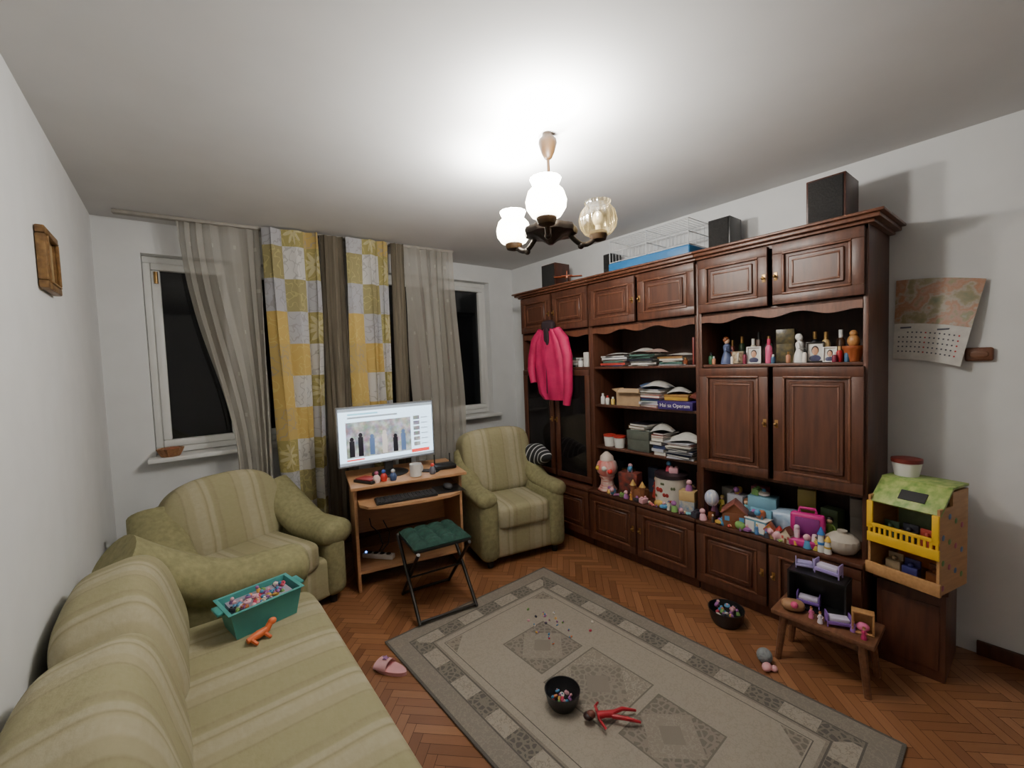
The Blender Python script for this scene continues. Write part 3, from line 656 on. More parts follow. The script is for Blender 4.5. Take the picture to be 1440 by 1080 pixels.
boxt("game_box","yellow and red board game box","board game",(3.12,1.61,1.213),(.17,.15,.04),col(190,150,60),col(150,110,55),rot=-84)
sheet(3.12,1.52,1.214,-100,col(120,70,60),"crumpled brown paper on the game box",.05,.6)
sheet(3.12,1.62,1.256,-70,paper,"crumpled white paper on the game box",.04,.7)
for yy,lb in((2.20,"white tub with red lid on the shelf"),(2.10,"white jar with red lid on the shelf")):
    t=T("food_tub",lb,"tub",(3.07,yy,.821),0)
    b=B(); b.lathe([(.038,0),(.045,.075),(.04,.078)],n=22); P(t,"body",b,white)
    b=B(); b.cyl((0,0,.078),(0,0,.092),.048,n=22); P(t,"lid",b,col(190,60,50))
boxt("storage_box","grey green cardboard box with papers","box",(3.15,1.91,.821),(.20,.22,.15),pm("greybox",(.10,.11,.09),rough=.8),rot=-92)
stack(3.15,1.91,.972,3,.18,.2,.018,-88,ja=12)
z=stack(3.12,1.74,.821,7,.10,.2,.020,-90); sheet(3.10,1.74,z,-70,am=.05,s=.7)
z=stack(3.11,1.565,.821,10,.19,.24,.010,-90,"stack of loose papers and notebooks on shelf",9); sheet(3.09,1.56,z,-80,am=.05,s=.85); sheet(3.08,1.56,z+.006,-66,am=.03,s=.85)
b=B(); b.box((0,0,.06),(.05,.05,.12),.004); S("candle_box","small cream box in the corner shelf","box",b,paper,(3.06,2.40,1.456),0)
bottle("small white jar in the corner shelf",(3.05,2.47,1.456),.07,.022,white,col(180,180,190),kind="jar",cat="jar")
stack(3.15,2.62,1.456,4,.2,.2,.02,-90,"dark book on the corner shelf")
# ---------------------------------------------------------------- on top of unit
TZ=2.161
def speaker(loc,d,label,m):
    t=T("speaker",label,"speaker",loc,-90,"speakers on top of the wall unit")
    b=B(); b.box((0,0,d[2]/2),d,.004); P(t,"cabinet",b,m)
    b=B(); b.box((0,-d[1]/2-.003,d[2]/2),(d[0]*.88,.008,d[2]*.92),.003); P(t,"grille",b,pm("grille_cloth",(.02,.018,.017),(.01,.01,.01),.9,120,bump=.4)); return t
spk=pm("speaker_veneer",(.075,.022,.012),(.04,.012,.007),.4,8,(5,5,1))
speaker((3.13,.74,TZ),(.17,.22,.235),"dark brown boxed hifi speaker near the unit end",spk)
speaker((3.24,1.35,TZ),(.14,.16,.225),"small black boxed hifi speaker",black)
speaker((3.14,2.83,TZ),(.18,.18,.22),"small dark brown hifi speaker in the corner",spk)
speaker((3.26,2.28,TZ),(.09,.12,.21),"narrow black satellite speaker",black)
cg=T("pet_cage","white wire pet cage with blue plastic base","cage",(3.17,1.81,TZ),-90)
b=B(); b.box((0,0,.04),(.66,.28,.08),.012,3); P(cg,"base",b,col(50,115,170))
wire=pm("cage_wire",(.62,.63,.64),rough=.4)
b=B()
for i in range(23):
    x=-.32+i*.64/22
    for y in(-.13,.13): b.cyl((x,y,.07),(x,y,.25),.0013,n=5)
    b.cyl((x,-.13,.25),(x,.13,.25),.0013,n=5)
for zz in(.085,.165,.25):
    for y in(-.13,.13): b.cyl((-.32,y,zz),(.32,y,zz),.003,n=6)
    for x in(-.32,.0,.32): b.cyl((x,-.13,zz),(x,.13,zz),.003,n=6)
for x in(-.32,0,.32):
    for y in(-.13,.13): b.cyl((x,y,.07),(x,y,.25),.003,n=6)
P(cg,"wire_cover",b,wire)
pl=T("toy_airplane","orange wooden toy airplane with propeller","toy",(3.06,2.60,TZ),40)
b=B(); b.tube([(-.10,0,.05),(-.02,0,.06),(.08,0,.06),(.10,0,.06)],[.008,.02,.022,.012],n=12); P(pl,"fuselage",b,col(200,110,50))
b=B(); b.box((.03,0,.075),(.05,.24,.006),.002); b.box((-.09,0,.06),(.03,.09,.005),.001); b.box((-.09,0,.08),(.03,.005,.04),.001); P(pl,"wing",b,col(190,90,40))
b=B(); b.box((.108,0,.06),(.004,.01,.09),.001); P(pl,"propeller",b,col(220,170,90))
b=B(); b.cyl((.05,-.03,.02),(.05,-.02,.02),.02); b.cyl((.05,.02,.02),(.05,.03,.02),.02); b.cyl((.05,0,.02),(.05,0,.06),.004); b.cyl((-.09,0,0),(-.09,0,.05),.004); P(pl,"wheel",b,black)
# ---------------------------------------------------------------- jacket
jk=T("jacket","bright pink padded jacket hanging on cabinet door","jacket",(2.905,2.69,1.215),-90); jk.scale=(1.22,.85,1.12)
b=B(); b.loft([(0.03,0,-.03,.10,.03),(0.02,0,.02,.14,.038),(0.01,0,.15,.155,.042),(0,0,.28,.150,.045),(0,0,.40,.135,.045),(0,0,.48,.10,.042),(0,0,.53,.045,.035)],n=44,e=.8,wr=.32,wn=8); P(jk,"torso",b,jacketm,smooth=60)
for sx,dz in((-1,.07),(1,-.09)):
    b=B(); b.tube([(sx*.08,0,.50),(sx*.14,-.005,.43),(sx*.18,-.01,.30),(sx*.185,-.02,.14+dz),(sx*.165,-.02,.03+dz)],[.04,.05,.046,.042,.034],n=16,flat=.75); P(jk,"sleeve",b,jacketm)
b=B(); b.se((0,-.01,.535),(.13,.08,.09),.8,.8,nu=24,nv=12); b.se((0,-.045,.45),(.06,.02,.14),.8,.9,nu=20,nv=10); P(jk,"collar",b,pm("jacket_lining",(.02,.008,.012),rough=.8))
b=B(); b.box((0,-.052,.2),(.008,.006,.36)); P(jk,"zipper",b,pm("zip_dark",(.12,.01,.03),rough=.5))
# ---------------------------------------------------------------- wall things
fr_=T("framed_picture","small carved gilt framed icon on the wall","picture",(.016,2.40,1.965),90)
b=B(); b.ring(-.115,.115,-.115,.115,.030,-.014,.014,.006); b.ring(-.090,.090,-.090,.090,.008,-.019,-.008,.003); P(fr_,"frame",b,pm("carved_gilt",(.30,.17,.06),(.13,.065,.025),.45,30,bump=.6,metal=.3))
b=B(); b.box((0,.005,0),(.17,.008,.17)); b.mat(1).sph((0,.002,.02),(.03,.003,.035),n=14); b.mat(2).sph((0,.003,-.05),(.055,.003,.05),n=14); P(fr_,"picture",b,[pm("icon_paint",(.42,.30,.14),(.25,.17,.08),.5,14),col(160,110,80),col(90,45,35)])
cal=T("wall_calendar","curling paper wall calendar with autumn landscape photo","calendar",(3.392,.375,1.64),-90)
def cal_s(u,v):
    return (-.155+.32*u-v*(.012+.065*u),-.003-.035*u*(.3+v)-.012*math.sin(pi*v)*u,.23-.045*u-.41*v+.01*math.sin(pi*u))
def cal_part(v0,v1,off=0):
    b=B(); b.grid(lambda u,v:Vector(cal_s(u,v0+(v1-v0)*v))+Vector((0,-off,0)),16,12); return b
s=NT("autumn_landscape"); v=s.obj('Object'); n1=s.noise(v,13,8); n3=s.noise(v,60,3)
c=s.ramp(n1,[(.30,(.13,.16,.07)),(.42,(.30,.26,.13)),(.48,(.50,.42,.33)),(.54,(.45,.20,.10)),(.60,(.50,.30,.22)),(.66,(.24,.25,.11)),(.76,(.5,.45,.4))]); c=s.mix(s.M('MULTIPLY',n3,.5),c,(.16,.13,.08)); s.L(c,s.b.inputs['Base Color']); s.b.inputs['Roughness'].default_value=.4
P(cal,"picture_page",cal_part(0,.55),s.m)
b=cal_part(.55,1)
for r in range(5):
    for k in range(14):
        if r==0 and k<2: continue
        b.mat(2 if k%7==6 else 1); u=.08+k*.062; vv=.66+r*.06
        p=Vector(cal_s(u,vv)); b.box(p+Vector((0,-.0015,0)),(.006,.0008,.007))
b.mat(1)
for u in(.2,.7):
    p=Vector(cal_s(u,.60)); b.box(p+Vector((0,-.0015,0)),(.06,.0008,.008))
P(cal,"date_page",b,[paper,col(90,90,100),col(190,60,60)])
b=B(); b.box((0,0,0),(.095,.022,.065),.0105,4); b.mat(1).se((0,-.011,0),(.065,.008,.036),.8,.8,nu=20,nv=10)
S("wooden_plaque","small rounded wooden plaque on the wall","plaque",b,[pm("plaque_wood",(.17,.065,.03),(.11,.04,.018),.4,12),stoolw],(3.388,.230,1.472),-90)
# ---------------------------------------------------------------- toys on the low ledge
LZ=.475
PC=[col(200,70,95),col(220,175,85),col(80,140,180),col(235,225,215),col(120,160,90),col(160,100,160),col(205,125,80),col(60,60,70),col(225,170,180)]
def bit(loc,sc,i,lab,grp):
    b=B(); k=i%4
    if k==0: b.box((0,0,.009),(.03,.02,.018),.002); [b.cyl((x,0,.018),(x,0,.023),.005,n=8) for x in(-.008,.008)]
    elif k==1: b.lathe([(.012,0),(.009,.015),(.006,.02)],n=10); b.mat(1).sph((0,0,.027),.009,n=10)
    elif k==2: b.se((0,0,.011),(.036,.02,.022),.8,.8,nu=12,nv=8); b.mat(1).sph((.018,0,.02),.009,n=8); [b.cyl((x,y,0),(x,y,.01),.003,n=6) for x in(-.01,.01) for y in(-.006,.006)]
    else: b.lathe([(.006,0),(.016,.004),(.016,.010),(.005,.014)],n=12); b.mat(1).sph((0,0,.016),.006,n=8)
    ti=30 if sc<1.3 else 6
    o=S("toy_piece",lab,"toy",b,[PC[i%9],PC[(i*3+2)%9]],loc,(random.uniform(-ti,ti),random.uniform(-ti,ti),random.uniform(0,360)),grp); o.scale=(sc,sc,sc)
g=T("toy_dispenser","red and white round toy dispenser with striped base","toy",(3.005,2.18,LZ),0)
b=B(); b.lathe([(.06,0),(.07,.01),(.05,.05),(.045,.09),(.06,.12),(.03,.125)],n=32,rib=.05,nr=8); P(g,"base",b,pm("striped_base",(.5,.05,.04),(.7,.62,.55),.4,14,(1,1,6)))
b=B(); b.lathe([(.05,.12),(.075,.15),(.083,.19),(.07,.23),(.045,.25)],n=28,rib=.03,nr=8); P(g,"globe",b,pm("red_white_globe",(.62,.06,.05),(.78,.72,.66),.35,11,(1,1,.2)))
b=B(); b.lathe([(.055,.245),(.05,.275),(.03,.295),(.012,.31)],n=28); P(g,"lid",b,col(225,205,195))
b=B(); b.mat(0).sph((-.07,-.03,.19),.02); b.mat(1).sph((-.073,.03,.19),.018); b.mat(2).sph((-.045,-.065,.17),.02); P(g,"button",b,[col(240,240,230),col(230,190,60),col(210,50,50)])
boxt("toy_box","red and black toy box with printed picture","toy",(3.06,2.0,LZ),(.15,.10,.17),pm("redbox",(.30,.05,.03),(.04,.03,.03),.5,25),rot=-80)
g=T("toy_castle","small brown toy castle with yellow towers","toy",(2.99,1.865,LZ),-90)
b=B(); b.box((0,0,.04),(.10,.08,.08),.003); b.cyl((-.04,-.03,0),(-.04,-.03,.11),.018); b.cyl((.04,-.03,0),(.04,-.03,.11),.018); P(g,"walls",b,col(140,90,60))
b=B(); b.cyl((-.04,-.03,.11),(-.04,-.03,.15),.024,.002); b.cyl((.04,-.03,.11),(.04,-.03,.15),.024,.002); P(g,"roof",b,col(190,150,80))
g=T("canister","white decorated tin canister with dark lid","tin",(3.07,1.66,LZ),0)
b=B(); b.lathe([(.105,0),(.11,.005),(.11,.20),(.105,.205)],n=36); P(g,"body",b,pm("tin_print",(.66,.62,.55),(.5,.46,.40),.4,9))
b=B(); b.cyl((0,0,.20),(0,0,.225),.114,n=36); P(g,"lid",b,col(50,40,45))
b=B()
for a,zz,rr,mm in((165,.12,.035,0),(190,.09,.028,0),(215,.14,.022,1),(145,.07,.02,1),(178,.165,.018,1),(205,.05,.02,0)):
    b.mat(mm); ca_,sa_=math.cos(rad(a)),math.sin(rad(a))
    for dx in(-.35,.35): b.sph((.109*ca_-dx*rr*sa_,.109*sa_+dx*rr*ca_,zz),(.004,rr*.5,rr*.5),n=12)
P(g,"printed_motif",b,[col(160,50,45),col(90,100,70)])
def house(label,loc,d,wall,roof,rot=-90,win=None,kind="toy_house"):
    t=T(kind,label,"toy",loc,rot); w,dp,h=d
    b=B(); b.box((0,0,h*.3),(w,dp,h*.6),.002); b.prism([(-w/2,h*.6),(w/2,h*.6),(0,h*.97)],-dp/2+.002,dp/2-.002); P(t,"walls",b,wall)
    b=B(); 
    a=math.atan2(h*.4,w/2); L=math.hypot(h*.4,w/2)*1.12
    for sx in(-1,1): b.box((sx*w*.27,0,h*.80),(L,dp*1.15,.006),.001,rot=Matrix.Rotation(sx*a,3,'Y'))
    P(t,"roof",b,roof)
    b=B(); b.box((0,-dp/2-.001,h*.16),(w*.22,.003,h*.32)); b.mat(1)
    for sx in(-1,1): b.box((sx*w*.3,-dp/2-.001,h*.38),(w*.2,.003,h*.18))
    P(t,"door",b,[col(120,70,40),win or col(90,150,200)]); return t
boxt("toy_house","cream cardboard toy house with printed windows","toy",(3.0,1.495,LZ),(.10,.08,.15),pm("printed_card",(.6,.52,.36),(.15,.25,.4),.6,40),col(190,160,110),rot=-78)
g=T("toy_balloon","hot air balloon toy in white and blue","toy",(2.985,1.33,LZ),0)
b=B(); b.sph((0,0,.14),(.042,.042,.052),n=20); P(g,"envelope",b,pm("balloon_stripe",(.8,.75,.7),(.25,.35,.6),.4,14,(6,6,.1)))
b=B(); b.box((0,0,.025),(.035,.035,.05),.004)
for sx in(-1,1):
    for sy in(-1,1): b.cyl((sx*.014,sy*.014,.05),(sx*.02,sy*.02,.105),.0015,n=5)
P(g,"basket",b,col(120,70,40))
house("wooden toy house with faded pink roof",(2.99,1.19,LZ),(.13,.10,.15),col(120,75,50),col(150,90,80),rot=-70)
g=T("toy_kitchen","pale blue toy kitchen block with white counter","toy",(2.99,1.055,LZ),-95)
b=B(); b.box((0,0,.04),(.12,.08,.08),.004); b.box((0,.03,.10),(.12,.02,.06),.004); P(g,"body",b,col(110,165,190))
b=B(); b.box((0,-.002,.083),(.125,.086,.006),.002); b.box((-.03,-.042,.04),(.05,.003,.06)); b.box((.03,-.042,.04),(.05,.003,.06)); P(g,"counter",b,white)
boxt("toy_box","light blue plastic toy case","toy",(3.12,1.08,LZ),(.15,.10,.18),col(90,145,170),col(120,165,185),rot=-80)
boxt("toy_box","small turquoise toy case","toy",(3.15,1.24,LZ),(.10,.09,.15),col(60,120,135),col(180,180,190),rot=-95)
b=B(); b.se((0,0,.065),(.19,.13,.13),.7,.7,nu=30,nv=14,fn=lambda p:Vector((p.x*(1+.2*math.sin(40*p.z+9*p.y)),p.y*(1+.2*math.sin(50*p.x)),p.z))); S("plastic_bag","crumpled pale blue plastic bag of toys","bag",b,pm("bagblue",(.5,.6,.7),(.25,.38,.55),.3,18,bump=.8),(3.12,.945,LZ),-80)
g=T("toy_playset","magenta plastic folding toy playset with handle","toy",(3.01,.82,LZ),-80)
b=B(); b.box((0,.03,.085),(.16,.05,.15),.018,3); b.box((0,-.03,.02),(.15,.09,.04),.01,3); P(g,"case",b,col(195,40,125))
b=B(); b.box((0,.002,.09),(.11,.01,.10),.004); P(g,"interior",b,col(130,50,120))
b=B(); b.tube([(-.04,.03,.158),(-.035,.03,.185),(.035,.03,.185),(.04,.03,.158)],.008,n=10); P(g,"handle",b,col(195,40,125))
b=B(); b.cyl((-.04,-.04,.04),(-.04,-.04,.085),.014); b.sph((-.04,-.04,.095),.014); b.cyl((.04,-.05,.04),(.04,-.05,.075),.018,.01); P(g,"figure",b,col(240,210,220))
for x,y,hh,cc_ in((2.955,.74,.13,(60,120,190)),(2.955,.935,.08,(190,50,50)),(2.955,.71,.09,(200,160,60))):
    g=T("toy_lighthouse","small white toy tower with coloured top","toy",(x,y,LZ),0,"small toy towers")
    b=B(); b.cyl((0,0,0),(0,0,hh*.7),.017,.013); P(g,"tower",b,white)
    b=B(); b.cyl((0,0,hh*.7),(0,0,hh),.018,.003); b.cyl((0,0,hh*.3),(0,0,hh*.4),.0165,.016); P(g,"roof",b,col(*cc_))
house("tiny yellow toy house with orange roof",(2.96,.985,LZ),(.05,.05,.08),col(190,170,100),col(170,90,50),rot=-80)
house("small cream toy shop with brown roof",(2.95,.893,LZ),(.05,.04,.085),col(200,185,160),col(110,65,50),win=col(180,80,80),rot=-100)
g=T("vase","round cream ribbed ceramic vase with narrow neck","vase",(3.015,.665,LZ),0)
b=B(); b.lathe([(.03,0),(.055,.012),(.073,.045),(.07,.075),(.045,.098),(.018,.105),(.022,.118)],n=48,rib=.03,nr=16); P(g,"body",b,pm("cream_ceramic",(.55,.49,.42),(.42,.37,.31),.4,12))
RC=[(200,180,80),(180,70,60),(230,225,215),(170,110,160),(90,130,180),(120,180,190),(210,150,70),(150,180,90),(80,70,70),(210,120,120)]
def lying(loc,h,c1,c2,c3):
    t=T("toy_doll","small plastic doll lying among the toys","toy",loc,random.uniform(0,360),"dolls lying among the toys")
    r=h*.13
    b=B(); b.tube([(-h*.3,0,r),(0,0,r),(h*.15,0,r)],[r*.7,r*.9,r*.8],n=10)
    for s2 in(-1,1): b.tube([(-h*.28,s2*r*.4,r*.8),(-h*.5,s2*r*.9,r*.5)],[r*.4,r*.3],n=8); b.tube([(h*.1,s2*r*.7,r),(-h*.05,s2*r*1.6,r*.6)],[r*.3,r*.25],n=8)
    P(t,"body",b,c1)
    b=B(); b.sph((h*.30,0,r*1.1),r,n=12); P(t,"head",b,c2)
    b=B(); b.sph((h*.34,0,r*1.05),(r*1.05,r*1.1,r),n=12); P(t,"hair",b,c3)
yy=2.12
i=0
while yy>.62:
    i+=1
    if abs(yy-.665)>.09:
        if i%6==0: figurine("tiny coloured plastic toy figure on the ledge",(2.945+random.uniform(0,.01),yy,LZ),random.uniform(.05,.075),col(*RC[i%10]),col(230,190,150),col(*RC[(i*3+8)%10]),"tiny toy figures on the ledge",-90+random.uniform(-40,40),"toy_figure","toy")
        elif i%6==3: lying((2.952,yy,LZ+.001),.08,col(*RC[i%10]),col(230,190,150),col(*RC[(i*3+8)%10]))
        else: bit((2.945+random.uniform(-.003,.012),yy,LZ+.003),random.uniform(1.3,2.3),i,"small plastic toy piece on the cabinet ledge","small toy pieces on the ledge")
    yy-=random.uniform(.035,.062)
for i,(x,y,c1) in enumerate([(3.20,2.12,(150,120,60)),(3.24,1.90,(70,80,100)),(3.22,1.50,(120,70,60)),(3.26,1.34,(190,185,175)),(3.28,1.16,(170,90,110)),(3.27,.90,(180,160,90)),(3.25,.77,(100,120,80)),(3.25,2.23,(60,60,70)),(3.27,.65,(150,140,130))]):
    boxt("toy_box","small coloured cardboard toy box behind the toys","toy",(x,y,LZ),(.09,.07,.15+.04*(i%3)),col(*c1),rot=-90+14*(i%3-1))
for i,(x,y) in enumerate([(3.08,1.36),(3.17,1.355),(3.11,.745),(3.18,.80),(3.13,1.82),(3.19,1.56),(3.10,1.17)]):
    figurine("small plastic doll standing among toys on the ledge",(x,y,LZ),random.uniform(.10,.17),col(*RC[(i*7+3)%10]),col(225,185,150),col(*[(120,70,40),(200,170,90),(40,30,30)][i%3]),"dolls among the toys",-90+random.uniform(-40,40),"toy_doll","toy")
for i,(x,y,z) in enumerate([(3.06,2.0,.646),(3.12,1.08,.656),(3.12,1.12,.656),(3.0,1.49,.626),(2.99,1.04,.562),(2.99,1.08,.562),(3.07,1.64,.701),(3.09,1.69,.701),(3.15,1.24,.626)]):
    bit((x,y,z),2.0,i+2,"small plastic toy lying on top of a box","toys piled on the boxes")
# ---------------------------------------------------------------- end stand + big toy house
st=T("side_stand","dark wooden low cabinet at the end of wall unit","stand",(3.17,.405,0),-90)
b=B(); b.box((0,0,.20),(.24,.33,.40),.003); b.box((0,-.165,.20),(.20,.012,.30),.003); P(st,"body",b,wood)
b=B(); b.box((0,0,.422),(.26,.37,.026),.006); b.box((0,0,.404),(.23,.32,.02)); P(st,"top",b,wood)
HXY=(3.06,.390); HR=-104; HS=.80; HZ=.437
th=T("toy_dollhouse","wooden dollhouse with green roof and yellow balcony","dollhouse",(HXY[0],HXY[1],HZ),HR); th.scale=(HS,1,1)
b=B()
for x in(-.16,.155): b.prism([(x-.006,0),(x+.006,0),(x+.006,.44),(x-.006,.44)],-.02,.12); b.box((x,-.075,.19),(.012,.11,.38))
b.box((0,.113,.22),(.31,.010,.44)); b.box((0,-.005,.006),(.32,.25,.012)); b.box((0,-.005,.165),(.31,.24,.010)); b.box((0,.04,.35),(.31,.13,.010))
b.box((0,-.138,.03),(.345,.016,.055),.003)
for k in range(12):
    z=.03+.028*k; b.mat(1+k%3).sph((.1615,-.10+.055*(k*3%4),z),(.002,.013,.013),n=10)
P(th,"frame",b,[lightwood,col(170,80,100),col(100,140,70),col(90,120,160)])
b=B(); b.box((0,-.070,.402),(.325,.15,.012),.003,rot=Matrix.Rotation(rad(44),3,'X')); b.box((0,.05,.455),(.325,.15,.012),.003)
P(th,"roof",b,pm("roof_green",(.15,.27,.05),(.40,.45,.15),.5,30))
b=B(); b.box((.02,-.082,.402),(.12,.05,.006),rot=Matrix.Rotation(rad(44),3,'X')); P(th,"roof_window",b,black)
b=B()
for i in range(13): b.box((-.155+i*.0258,-.138,.205),(.012,.006,.07))
b.box((0,-.138,.243),(.33,.012,.016),.002); b.box((0,-.138,.182),(.33,.012,.045),.002); b.box((-.152,-.138,.29),(.03,.012,.13),.002); b.box((.148,-.138,.29),(.03,.012,.13),.002)
P(th,"balcony",b,col(235,185,45))
b=B(); b.box((0,.104,.085),(.29,.006,.14)); b.mat(1).box((0,.104,.25),(.29,.006,.14)); P(th,"wallpaper",b,[pm("wp_orange",(.70,.25,.06),rough=.6,sc=30),pm("wp_green",(.25,.35,.2),rough=.6,sc=30)])
c_,s_2=math.cos(rad(HR)),math.sin(rad(HR))
def inH(x,y,z): x*=HS; return (HXY[0]+x*c_-y*s_2,HXY[1]+x*s_2+y*c_,HZ+z)
for i,(x,y,z,c1) in enumerate([(-.10,-.05,.171,(60,80,60)),(-.02,-.03,.171,(50,50,60)),(.07,-.05,.171,(170,70,60)),(.0,-.05,.013,(60,60,120)),(.10,-.03,.013,(120,70,40)),(-.09,-.03,.013,(170,150,120))]):
    b=B(); b.box((0,0,.025),(.06,.04,.05),.006); b.box((0,.015,.06),(.06,.012,.04),.004); b.sph((0,-.005,.058),.012,n=8)
    S("dollhouse_chair","tiny coloured dollhouse chair inside dollhouse","toy",b,col(*c1),inH(x,y,z),HR,"furniture inside the dollhouse")
t=T("food_tub","white plastic tub with dark red lid","tub",inH(-.085,.06,.4615),0)
b=B(); b.lathe([(.045,0),(.056,.065),(.052,.07)],n=26); P(t,"body",b,white)
b=B(); b.lathe([(.059,.065),(.059,.083),(.045,.086)],n=26); P(t,"lid",b,col(110,45,40))
# ---------------------------------------------------------------- stool
so=T("wooden_stool","small brown wooden stool holding toys","stool",(2.745,.66,0),2)
b=B(); b.box((0,0,.238),(.23,.40,.024),.006); P(so,"seat",b,stoolw)
for sx in(-1,1):
    for sy in(-1,1):
        b=B(); b.tube([(sx*.085,sy*.15,.226),(sx*.095,sy*.175,.0)],[.018,.014],n=8); P(so,"leg",b,stoolw)
b=B(); b.box((-.075,0,.205),(.014,.29,.035)); b.box((.075,0,.205),(.014,.29,.035)); b.box((0,.145,.205),(.15,.014,.035)); b.box((0,-.145,.205),(.15,.014,.035)); P(so,"apron",b,stoolw)
g=T("toy_dollhouse","open black toy box room with tiny furniture","toy",(2.785,.70,.251),-88)
b=B(); b.box((0,.055,.09),(.23,.008,.18)); b.box((-.115,0,.09),(.008,.11,.18)); b.box((.115,0,.09),(.008,.11,.18)); b.box((0,0,.176),(.23,.11,.008)); b.box((0,0,.004),(.23,.11,.008)); P(g,"box",b,black)
def crib(loc,c,sc=1,rot=-80):
    t=T("toy_cradle","tiny lilac plastic toy cradle","toy",loc,rot,"lilac toy furniture")
    b=B(); b.box((0,0,.02*sc),(.09*sc,.05*sc,.016*sc),.004)
    for x in(-.045,.045): b.cyl((x*sc,-.02*sc,0),(x*sc,-.02*sc,.055*sc),.003*sc,n=8); b.cyl((x*sc,.02*sc,0),(x*sc,.02*sc,.055*sc),.003*sc,n=8); b.box((x*sc,0,.045*sc),(.005*sc,.045*sc,.03*sc),.001)
    P(t,"frame",b,c)
    b=B(); b.box((0,0,.035*sc),(.08*sc,.044*sc,.018*sc),.006); P(t,"mattress",b,c if sc<1 else col(210,200,225))
crib((2.775,.74,.26),col(130,95,180)); crib((2.70,.60,.251),col(140,100,180),1.0,-60); crib((2.80,.665,.432),col(170,150,210),1.1,-95); crib((2.80,.765,.432),col(180,170,220),.8,-70)
b=B(); b.se((0,0,.025),(.10,.07,.05),.8,.8,nu=20,nv=10); b.mat(1).sph((.0,-.03,.04),.016); S("toy_carriage","tan and pink toy carriage on stool","toy",b,[col(170,130,95),col(230,90,140)],(2.69,.78,.251),-60)
b=B(); b.ring(-.04,.04,0,.10,.008,-.02,.02,.002); b.box((0,.018,.05),(.08,.004,.10)); b.mat(1).sph((0,-.005,.03),(.025,.015,.02)); S("toy_shelf","small wooden toy frame with pink doll","toy",b,[lightwood,col(240,120,170)],(2.72,.515,.251),-75)
for i,(x,y) in enumerate([(2.68,.70),(2.665,.66),(2.70,.545),(2.67,.50)]):
    figurine("tiny toy figure standing on the stool",(x,y,.2505),.055,col(*[(220,120,170),(240,230,240),(170,120,200),(210,60,120)][i]),col(230,190,150),col(150,90,50),"tiny toy figures on the stool",-60,"toy_figure","toy")
# ---------------------------------------------------------------- floor things
def bowl(loc,r,h,label):
    t=T("bowl",label,"bowl",loc,0)
    b=B(); b.lathe([(r*.7,0),(r*.85,h*.3),(r,h),(r*.95,h),(r*.8,h*.32),(r*.6,.006)],n=32); P(t,"shell",b,black)
bowl((1.62,1.31,RZ),.078,.07,"round black plastic bowl of toy pieces on rug")
for i in range(12):
    a=i*2.4; r=.014*math.sqrt(i); bit((1.62+r*math.cos(a),1.31+r*math.sin(a),RZ+.016+.005*(i%2)),.65,i,"tiny colourful toy piece inside the black bowl","toy pieces in the bowl on the rug")
bowl((2.74,1.13,0),.095,.085,"black plastic bowl of small toys beside cabinet")
for i in range(14):
    a=i*2.4; r=.019*math.sqrt(i); bit((2.74+r*math.cos(a),1.13+r*math.sin(a),.045+.01*(i%3)),.95,i+3,"small toy piece heaped inside the black bowl","toy pieces in the bowl by the cabinet")
for i in range(22):
    bit((1.97+random.gauss(0,.07),1.78+random.gauss(0,.09),RZ+.002),.45,i,"tiny toy piece scattered on the rug","toy pieces scattered on the rug")
dl=T("doll","red plastic doll lying face up on rug","toy",(1.70,1.13,RZ+.012),-35)
b=B(); b.tube([(-.04,0,.012),(-.01,0,.016),(.025,0,.014)],[.016,.013,.014],n=10)
for sx,y in((-1,.075),(-1,-.06)): b.tube([(-.035,0,.014),(-.04,y*.5,.022),(-.02,y,.004)],[.007,.006,.005],n=8)
for y in(.02,-.03): b.tube([(.02,y*.3,.012),(.07,y,.016),(.13,y*1.2,.0)],[.009,.008,.005],n=8)
P(dl,"body",b,col(180,35,50))
b=B(); b.sph((-.068,0,.018),(.020,.017,.017),n=12); P(dl,"head",b,col(110,60,50))
b=B(); b.sph((-.078,0,.014),(.022,.021,.014),n=12); P(dl,"hair",b,col(50,25,25))
sl=T("slipper","pale pink child slipper with star patch","slipper",(1.13,2.03,0),28)
b=B(); pts=[]
for i in range(32):
    a=2*pi*i/32; y=.095*math.sin(a); x=.038*math.cos(a)*(1+.18*math.sin(a)); pts.append((x,y))
flat(b,pts,.0,.018); P(sl,"sole",b,col(240,175,180))
b=B(); b.grid(lambda u,v:(.041*math.cos(pi*u)*(1+.1*(v)),.0+.075*v,.016+.038*math.sin(pi*u)*(1-.35*v)),16,8); P(sl,"strap",b,col(245,190,195))
b=B(); b.prism([((.018 if k%2==0 else .008)*math.sin(pi*k/5),.03+(.018 if k%2==0 else .008)*math.cos(pi*k/5)) for k in range(10)],-.002,.002)
o=P(sl,"star",b,col(150,110,160)); o.rotation_euler=(rad(-80),0,0); o.location=(0,.0,.052)
b=B(); b.sph((0,0,.035),.035,n=20); b.mat(1).sph((-.05,-.03,.018),(.028,.02,.018)); b.sph((-.03,-.055,.014),(.018,.014,.014)); S("toy_ball","grey fluffy ball with pink trim on floor","toy",b,[pm("fluff",(.25,.27,.28),rough=1,sc=80,bump=.8),col(230,170,175)],(2.56,.86,0),0)
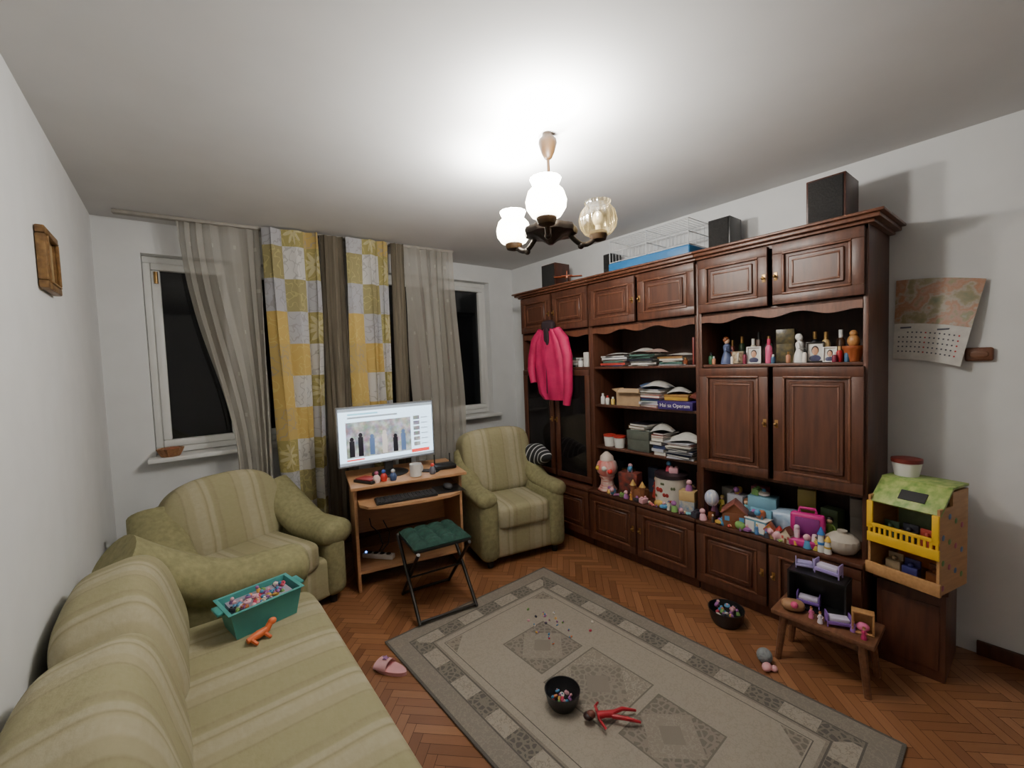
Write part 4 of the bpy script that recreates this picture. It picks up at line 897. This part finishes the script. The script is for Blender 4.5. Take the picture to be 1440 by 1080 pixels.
# ---------------------------------------------------------------- sofa things
SZ=.456
BX,BY,BR=.60,2.08,12
bn=T("storage_basket","teal plastic storage bin full of toys","storage bin",(BX,BY,SZ),BR)
b=B(); w0,w1,d0,d1,h=.115,.135,.072,.088,.115
def rr(hw,hd,z): return [(hw*sx,hd*sy,z) for sx,sy in((-1,-1),(1,-1),(1,1),(-1,1))]
def shell(b,levels):
    R=[]
    for L in levels: R.append([b.bm.verts.new(p) for p in L])
    for a,c in zip(R,R[1:]):
        for i in range(4): b.bm.faces.new((a[i],a[(i+1)%4],c[(i+1)%4],c[i]))
    b.bm.faces.new(R[0][::-1]); b.bm.faces.new(R[-1]); b._t(0)
shell(b,[rr(w0,d0,0),rr(w1,d1,h),rr(w1+.01,d1+.01,h),rr(w1+.01,d1+.01,h+.002),rr(w1-.004,d1-.004,h+.002),rr(w0-.004,d0-.004,.006)])
P(bn,"bin",b,col(75,150,145),smooth=20)
b=B(); b.box((w1+.018,0,h-.006),(.03,.08,.012),.004); P(bn,"handle",b,col(65,140,135))
b=B(); b.box((-w1-.018,0,h-.006),(.03,.08,.012),.004); P(bn,"handle",b,col(65,140,135))
b=B(); b.box((0,0,h*.5),(w0*1.95,d0*1.9,h*.75)); P(bn,"contents",b,pm("toy_mix",(.4,.25,.3),(.2,.3,.4),.6,60))
for i in range(44):
    x=random.uniform(-.118,.118);y=random.uniform(-.072,.072); cB,sB=math.cos(rad(BR)),math.sin(rad(BR))
    bit((BX+x*cB-y*sB,BY+x*sB+y*cB,SZ+h-.02+random.uniform(0,.010)),.85,i,"small colourful toy heaped in the teal bin","toys in the teal storage bin")
of=T("toy_animal","small orange plastic toy animal lying on sofa","toy",(.57,1.93,SZ),20); of.scale=(.85,.85,.85)
b=B(); b.tube([(-.05,0,.02),(0,0,.025),(.04,0,.03),(.055,.0,.05)],[.012,.02,.016,.014],n=10)
for x in(-.035,.025):
    for s2 in(-1,1): b.tube([(x,s2*.012,.02),(x+.01,s2*.04,.006)],[.009,.007],n=8)
P(of,"body",b,col(225,110,60))
b=B(); b.sph((.065,0,.055),(.02,.016,.016)); P(of,"head",b,col(225,110,60))
s=NT("black_white_stripe"); x,y,z=s.sep(s.obj('Object')); f=s.M('FRACT',s.M('MULTIPLY',s.M('ADD',y,s.M('MULTIPLY',z,.4)),22)); c=s.mix(s.M('LESS_THAN',f,.25),(.015,.015,.017),(.45,.45,.45)); s.L(c,s.b.inputs['Base Color']); s.b.inputs['Roughness'].default_value=.9
b=B(); b.se((0,0,.05),(.16,.36,.15),.8,.8,nu=36,nv=18,fn=lambda p:Vector((p.x*(1+.25*math.sin(22*p.y)),p.y,p.z*(1+.25*math.cos(18*p.y+9*p.x)))))
S("folded_sweater","black and white striped sweater draped on armchair arm","clothing",b,s.m,(2.80,2.78,.66),-10)
bs=T("wicker_basket","small wicker basket on the window sill","basket",(.31,3.75,.958),0)
b=B(); b.lathe([(.05,0),(.065,.03),(.075,.055),(.07,.055),(.055,.01)],n=28,rib=.05,nr=14); P(bs,"bowl",b,pm("wicker",(.35,.17,.07),(.2,.09,.04),.7,60,bump=.5))
b=B(); b.sph((0.01,0,.045),(.045,.04,.02)); P(bs,"contents",b,col(150,90,60))
# ---------------------------------------------------------------- world + camera
w=bpy.data.worlds.new("night"); w.use_nodes=True; w.node_tree.nodes["Background"].inputs[0].default_value=(.02,.025,.04,1); w.node_tree.nodes["Background"].inputs[1].default_value=.3; bpy.context.scene.world=w
yaw,p,r=rad(38),rad(2.9),rad(2.1)
F=Vector((math.sin(yaw)*math.cos(p),math.cos(yaw)*math.cos(p),-math.sin(p)))
R0=Vector((math.cos(yaw),-math.sin(yaw),0)); U0=R0.cross(F)
Rr=R0*math.cos(r)-U0*math.sin(r); U=U0*math.cos(r)+R0*math.sin(r)
cam=bpy.data.cameras.new("camera"); cam.lens=15; cam.sensor_width=36; cam.clip_start=.02
co=bpy.data.objects.new("camera",cam); SC.objects.link(co)
M=Matrix((Rr,U,-F)).transposed().to_4x4(); M.translation=Vector((.38,0,1.515)); co.matrix_world=M
bpy.context.scene.camera=co
